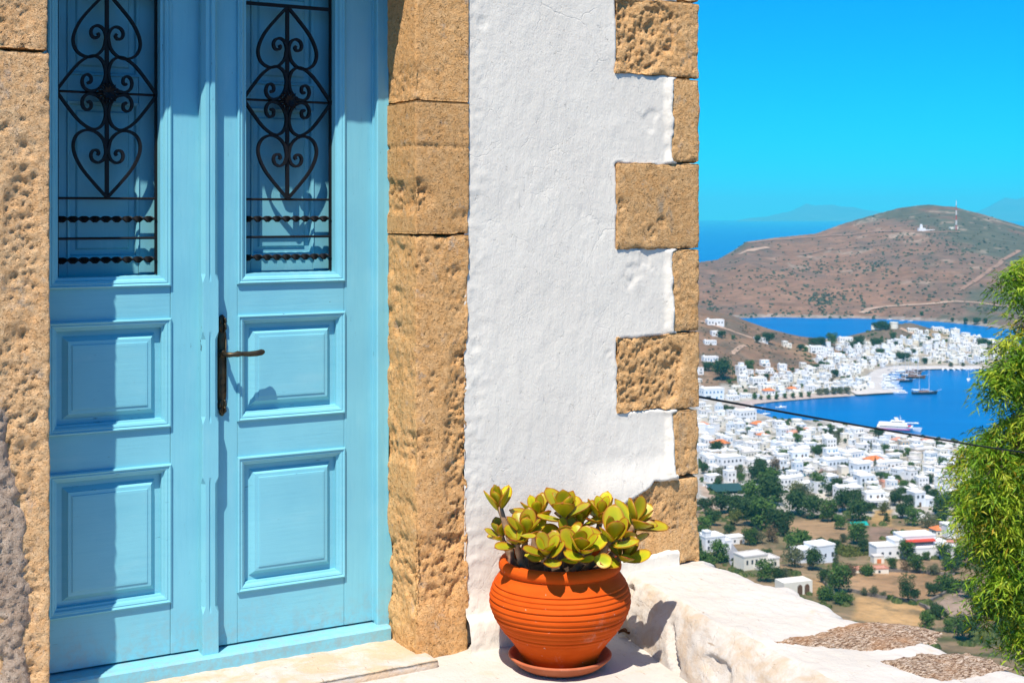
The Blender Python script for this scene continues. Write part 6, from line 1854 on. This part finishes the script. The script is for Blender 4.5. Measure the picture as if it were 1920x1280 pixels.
# cars
def car_parts(mat):
    b = MB()
    b.loft([[(x, -.82, .35), (x, .82, .35), (x, .86, h*.75), (x, .78, h), (x, -.78, h), (x, -.86, h*.75)] for x, h in ((-2.05, .78), (-1.9, .92), (-.9, .96), (.9, .95), (1.8, .82), (2.05, .66))])
    body = b.mesh('body', mat)
    b = MB(); b.loft([[(-1.55+i*.0, -.74, .94), (1.05, -.74, .94), (1.05, .74, .94), (-1.55, .74, .94)] if i == 0 else [(-1.15, -.60, 1.42), (.30, -.60, 1.42), (.30, .60, 1.42), (-1.15, .60, 1.42)] for i in range(2)])
    cab = b.mesh('cabin_glass', M['w_dark'])
    b = MB(); b.box(-1.10, .26, -.58, .58, 1.422, 1.47, .02); roof = b.mesh('car_roof', mat)
    b = MB(); b.cyl((0, -.10, 0), (0, .10, 0), .32, n=12); wh = b.mesh('wheel', M['iron'])
    return body, cab, roof, wh
CM = {n: plain(n+'_car_paint', c, .35, .5, 0, .03, .5) for n, c in (('white', (.72, .72, .72)), ('grey', (.22, .23, .25)), ('dark blue', (.025, .05, .13)), ('red', (.42, .03, .03)), ('teal', (.03, .16, .20)), ('silver', (.45, .47, .49)))}
CP = {n: car_parts(m_) for n, m_ in CM.items()}
seq = ['white', 'teal', 'silver', 'dark blue', 'white', 'grey', 'red', 'silver', 'white', 'dark blue', 'teal', 'grey', 'white', 'silver']
cnt = {}
for k in range(14):
    px, py = (1462+13.2*k if k < 7 else 1466+13.0*(k-7)), (885+.4*k if k < 7 else 891+.4*(k-7))
    g = hit(px, py); c = seq[k]
    cnt[c] = cnt.get(c, 0)+1
    e = empty('parked_car', (g[0], g[1], g[2]+.02), RAD(100+random.uniform(-8, 8))); e.scale = (1.1, 1.1, 1.1)
    body, cab, rf_, wh = CP[c]
    obj('body', body, e); obj('cabin_glass', cab, e); obj('car_roof', rf_, e)
    for sx in (-1.25, 1.25):
        for sy in (-.78, .78): obj('wheel', wh, e).location = (sx, sy, .32)
    n_ = seq.count(c); o_ = ['first', 'second', 'third', 'fourth'][cnt[c]-1]
    row = 'far row' if k < 7 else 'near row'
    tag(e, ('%s %s car from the left in the parking place, %s' % (o_, c, row)) if n_ > 1 else ('only %s car in the parking place, %s' % (c, row)), 'car', 'cars in the parking place')
# ================================================================== TREE AT THE RIGHT EDGE, CABLE
def leafy_tree():
    Y0 = 16.0; k = Y0/LENS_PX
    def W_(px, py, dy=0): return np.array([(px-960)*k, Y0+dy, EYE-(py-HORIZ)*k])
    TX, TY = (2035-960)*k, Y0+.6
    zg = zland(TX, TY)
    e = empty('drooping_tree', (TX, TY, zg))
    tag(e, 'tall drooping tree with narrow bright green leaves at the right edge', 'tree')
    CL = [(1918, 560, 0, 48, 78), (1912, 630, -.2, 46, 60), (1995, 585, .6, 60, 70), (1965, 640, -.3, 70, 70), (1862, 692, -.4, 44, 44), (1845, 700, -.5, 26, 34), (1915, 700, .1, 62, 62), (1985, 720, .3, 70, 90), (1876, 822, -.3, 62, 62), (1835, 850, -.5, 40, 50), (1975, 820, .2, 85, 90), (1838, 900, -.6, 58, 66), (1828, 965, -.5, 58, 74), (1915, 985, 1.3, 60, 110),
          (1846, 1040, -.6, 58, 76), (1862, 1110, -.5, 58, 76), (1910, 1150, -.5, 62, 70), (2000, 940, 1.8, 70, 100), (1985, 1060, 1.6, 85, 110), (1915, 800, -.9, 55, 50), (1900, 850, -.8, 36, 28), (1950, 860, -.6, 50, 40), (1920, 930, 1.7, 60, 90), (2040, 620, .3, 90, 120), (2070, 800, .4, 110, 130), (2080, 990, .4, 110, 140), (2040, 1180, .3, 100, 120), (1990, 1230, 0, 90, 80), (2040, 520, .5, 60, 60), (2150, 760, .8, 80, 150), (2150, 980, .8, 80, 160)]
    R = np.random.default_rng(5)
    AV, AC = [], []
    t = MB()
    base = np.array([TX, TY, zg-.6]); fork = np.array([TX-.1, TY, EYE-(1000-HORIZ)*k]); topp = W_(2015, 470, .6)
    t.tube([base, (base+fork)/2+[.12, 0, 0], fork, (fork+topp)/2+[.15, 0, 0], topp], [.30, .25, .19, .11, .03], 9)
    for (px, py, dy, rx, ry) in CL:
        px += 12
        c = W_(px, py, dy); ex, ez = rx*k, ry*k; ey = (ex+ez)*.42
        top = c+[0, 0, ez*.62]
        h0 = np.clip(.25+.6*(c[2]-fork[2])/(topp[2]-fork[2]), .05, .85); s0 = fork+(topp-fork)*h0
        m0 = (s0+top)/2+[0, 0, .25]
        P = spline([s0, m0, top, c+[-ex*.4, 0, ez*.3]], 4)
        t.tube(P, np.linspace(.055, .012, len(P)), 6)
        # tufts: small bulging clumps of drooping sprays
        nt = max(5, int(rx*ry/330))
        for q_ in range(nt):
            d0 = R.normal(size=3); d0 /= np.linalg.norm(d0)
            if d0[1] > .3: d0[1] *= -.5
            tc_ = c+np.array([ex, ey, ez])*d0*(.45+.5*R.random()**.6)
            tr = R.uniform(.16, .30)
            tone0 = np.clip(.44+.28*R.normal()+.15*d0[2], .03, 1); yel0 = .75 if R.random() < .12 else 0  # upper tufts toned lighter: light from above put into leaf colour
            if q_ % 2 == 0: t.tube([top*.5+c*.5, (top+tc_)/2+[0, 0, .08], tc_], [.016, .010, .005], 4)
            for s in range(17):
                d = R.normal(size=3); d /= np.linalg.norm(d); d[2] = d[2]*.6+.45
                a = tc_+d*tr*.25
                L = R.uniform(.18, .46); n = int(L*34)+4
                u = np.linspace(0, 1, n)
                out = np.array([d[0], d[1], d[2]*.75])*R.uniform(.7, 1.2)
                path = a+out*(u*L*.9)[:, None]+np.array([0, 0, -1])*((u**2)*L*1.15)[:, None]
                az = R.uniform(0, 6.28, n)
                ld = np.stack([np.cos(az), np.sin(az), R.uniform(-1.5, .25, n)], 1)+out*.6; ld /= np.linalg.norm(ld, axis=1)[:, None]
                ll = R.uniform(.06, .145, n)[:, None]; lw = R.uniform(.005, .0095, n)[:, None]
                sd_ = np.cross(ld, R.normal(size=(n, 3))); sd_ /= np.linalg.norm(sd_, axis=1)[:, None]
                mid = path+ld*ll*.45+np.cross(ld, sd_)*ll*R.uniform(-.25, .25, n)[:, None]
                tip = path+ld*ll+np.array([0, 0, -1.0])*ll*.22
                AV.append(np.stack([path, mid+sd_*lw, tip, mid-sd_*lw], 1).reshape(-1, 3))
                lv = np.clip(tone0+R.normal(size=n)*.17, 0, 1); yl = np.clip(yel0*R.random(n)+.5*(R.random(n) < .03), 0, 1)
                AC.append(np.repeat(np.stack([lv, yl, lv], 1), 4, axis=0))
    V = np.vstack(AV); V[:, :] -= np.array([TX, TY, zg])
    m_ = NT('narrow_leaf', .5, .3)
    a = m_.n.new('ShaderNodeSeparateColor'); m_.l.new(m_.attr(), a.inputs[0])
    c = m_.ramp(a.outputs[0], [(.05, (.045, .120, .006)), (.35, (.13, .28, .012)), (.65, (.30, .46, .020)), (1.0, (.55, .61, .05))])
    c = m_.mix(a.outputs[1], c, (.52, .32, .020))
    m_.color(c); m_.translucent(c, .27)
    mo('crown', V, np.arange(len(V)).reshape(-1, 4), m_.m, e, False, np.vstack(AC))
    t.V = [(x-TX, y-TY, z-zg) for x, y, z in t.V]
    t.build('trunk', M['trunk'], e, True)
    print('leaves', len(V)//4)
leafy_tree()
# cable from the far side of the house towards the right
a = Vector(((1296-960)/LENS_PX*7.0, 7.0, EYE-(741-HORIZ)/LENS_PX*7.0)); q = Vector(((2010-960)/LENS_PX*11.5, 11.5, EYE-(838.5-HORIZ)/LENS_PX*11.5))
d = (q-a)
pts = [a+d*u*2.2+Vector((0, 0, -.10*math.sin(min(1, u*1.0)*math.pi))) for u in np.linspace(-.05, 1.0, 50)]
b = MB(); b.tube(pts, .0062, 6)
o = b.build('power_cable', M['cable'], None, True)
tag(o, 'black overhead cable slanting across the view of the harbour', 'cable')
# ================================================================== HAZE
b = MB(); b.box(-41000, 41000, -41000, 41000, SEA-10, 480)
hz = bpy.data.materials.new('haze_air'); hz.use_nodes = True
hn, hl = hz.node_tree.nodes, hz.node_tree.links
hn.remove(hn['Principled BSDF'])
pv_ = hn.new('ShaderNodeVolumePrincipled')
pv_.inputs['Color'].default_value = (.10, .80, 1.0, 1); pv_.inputs['Density'].default_value = 5.4e-5; pv_.inputs['Anisotropy'].default_value = -0.35
hl.new(pv_.outputs[0], hn['Material Output'].inputs['Volume'])
tag(b.build('haze', hz), kind='stuff')
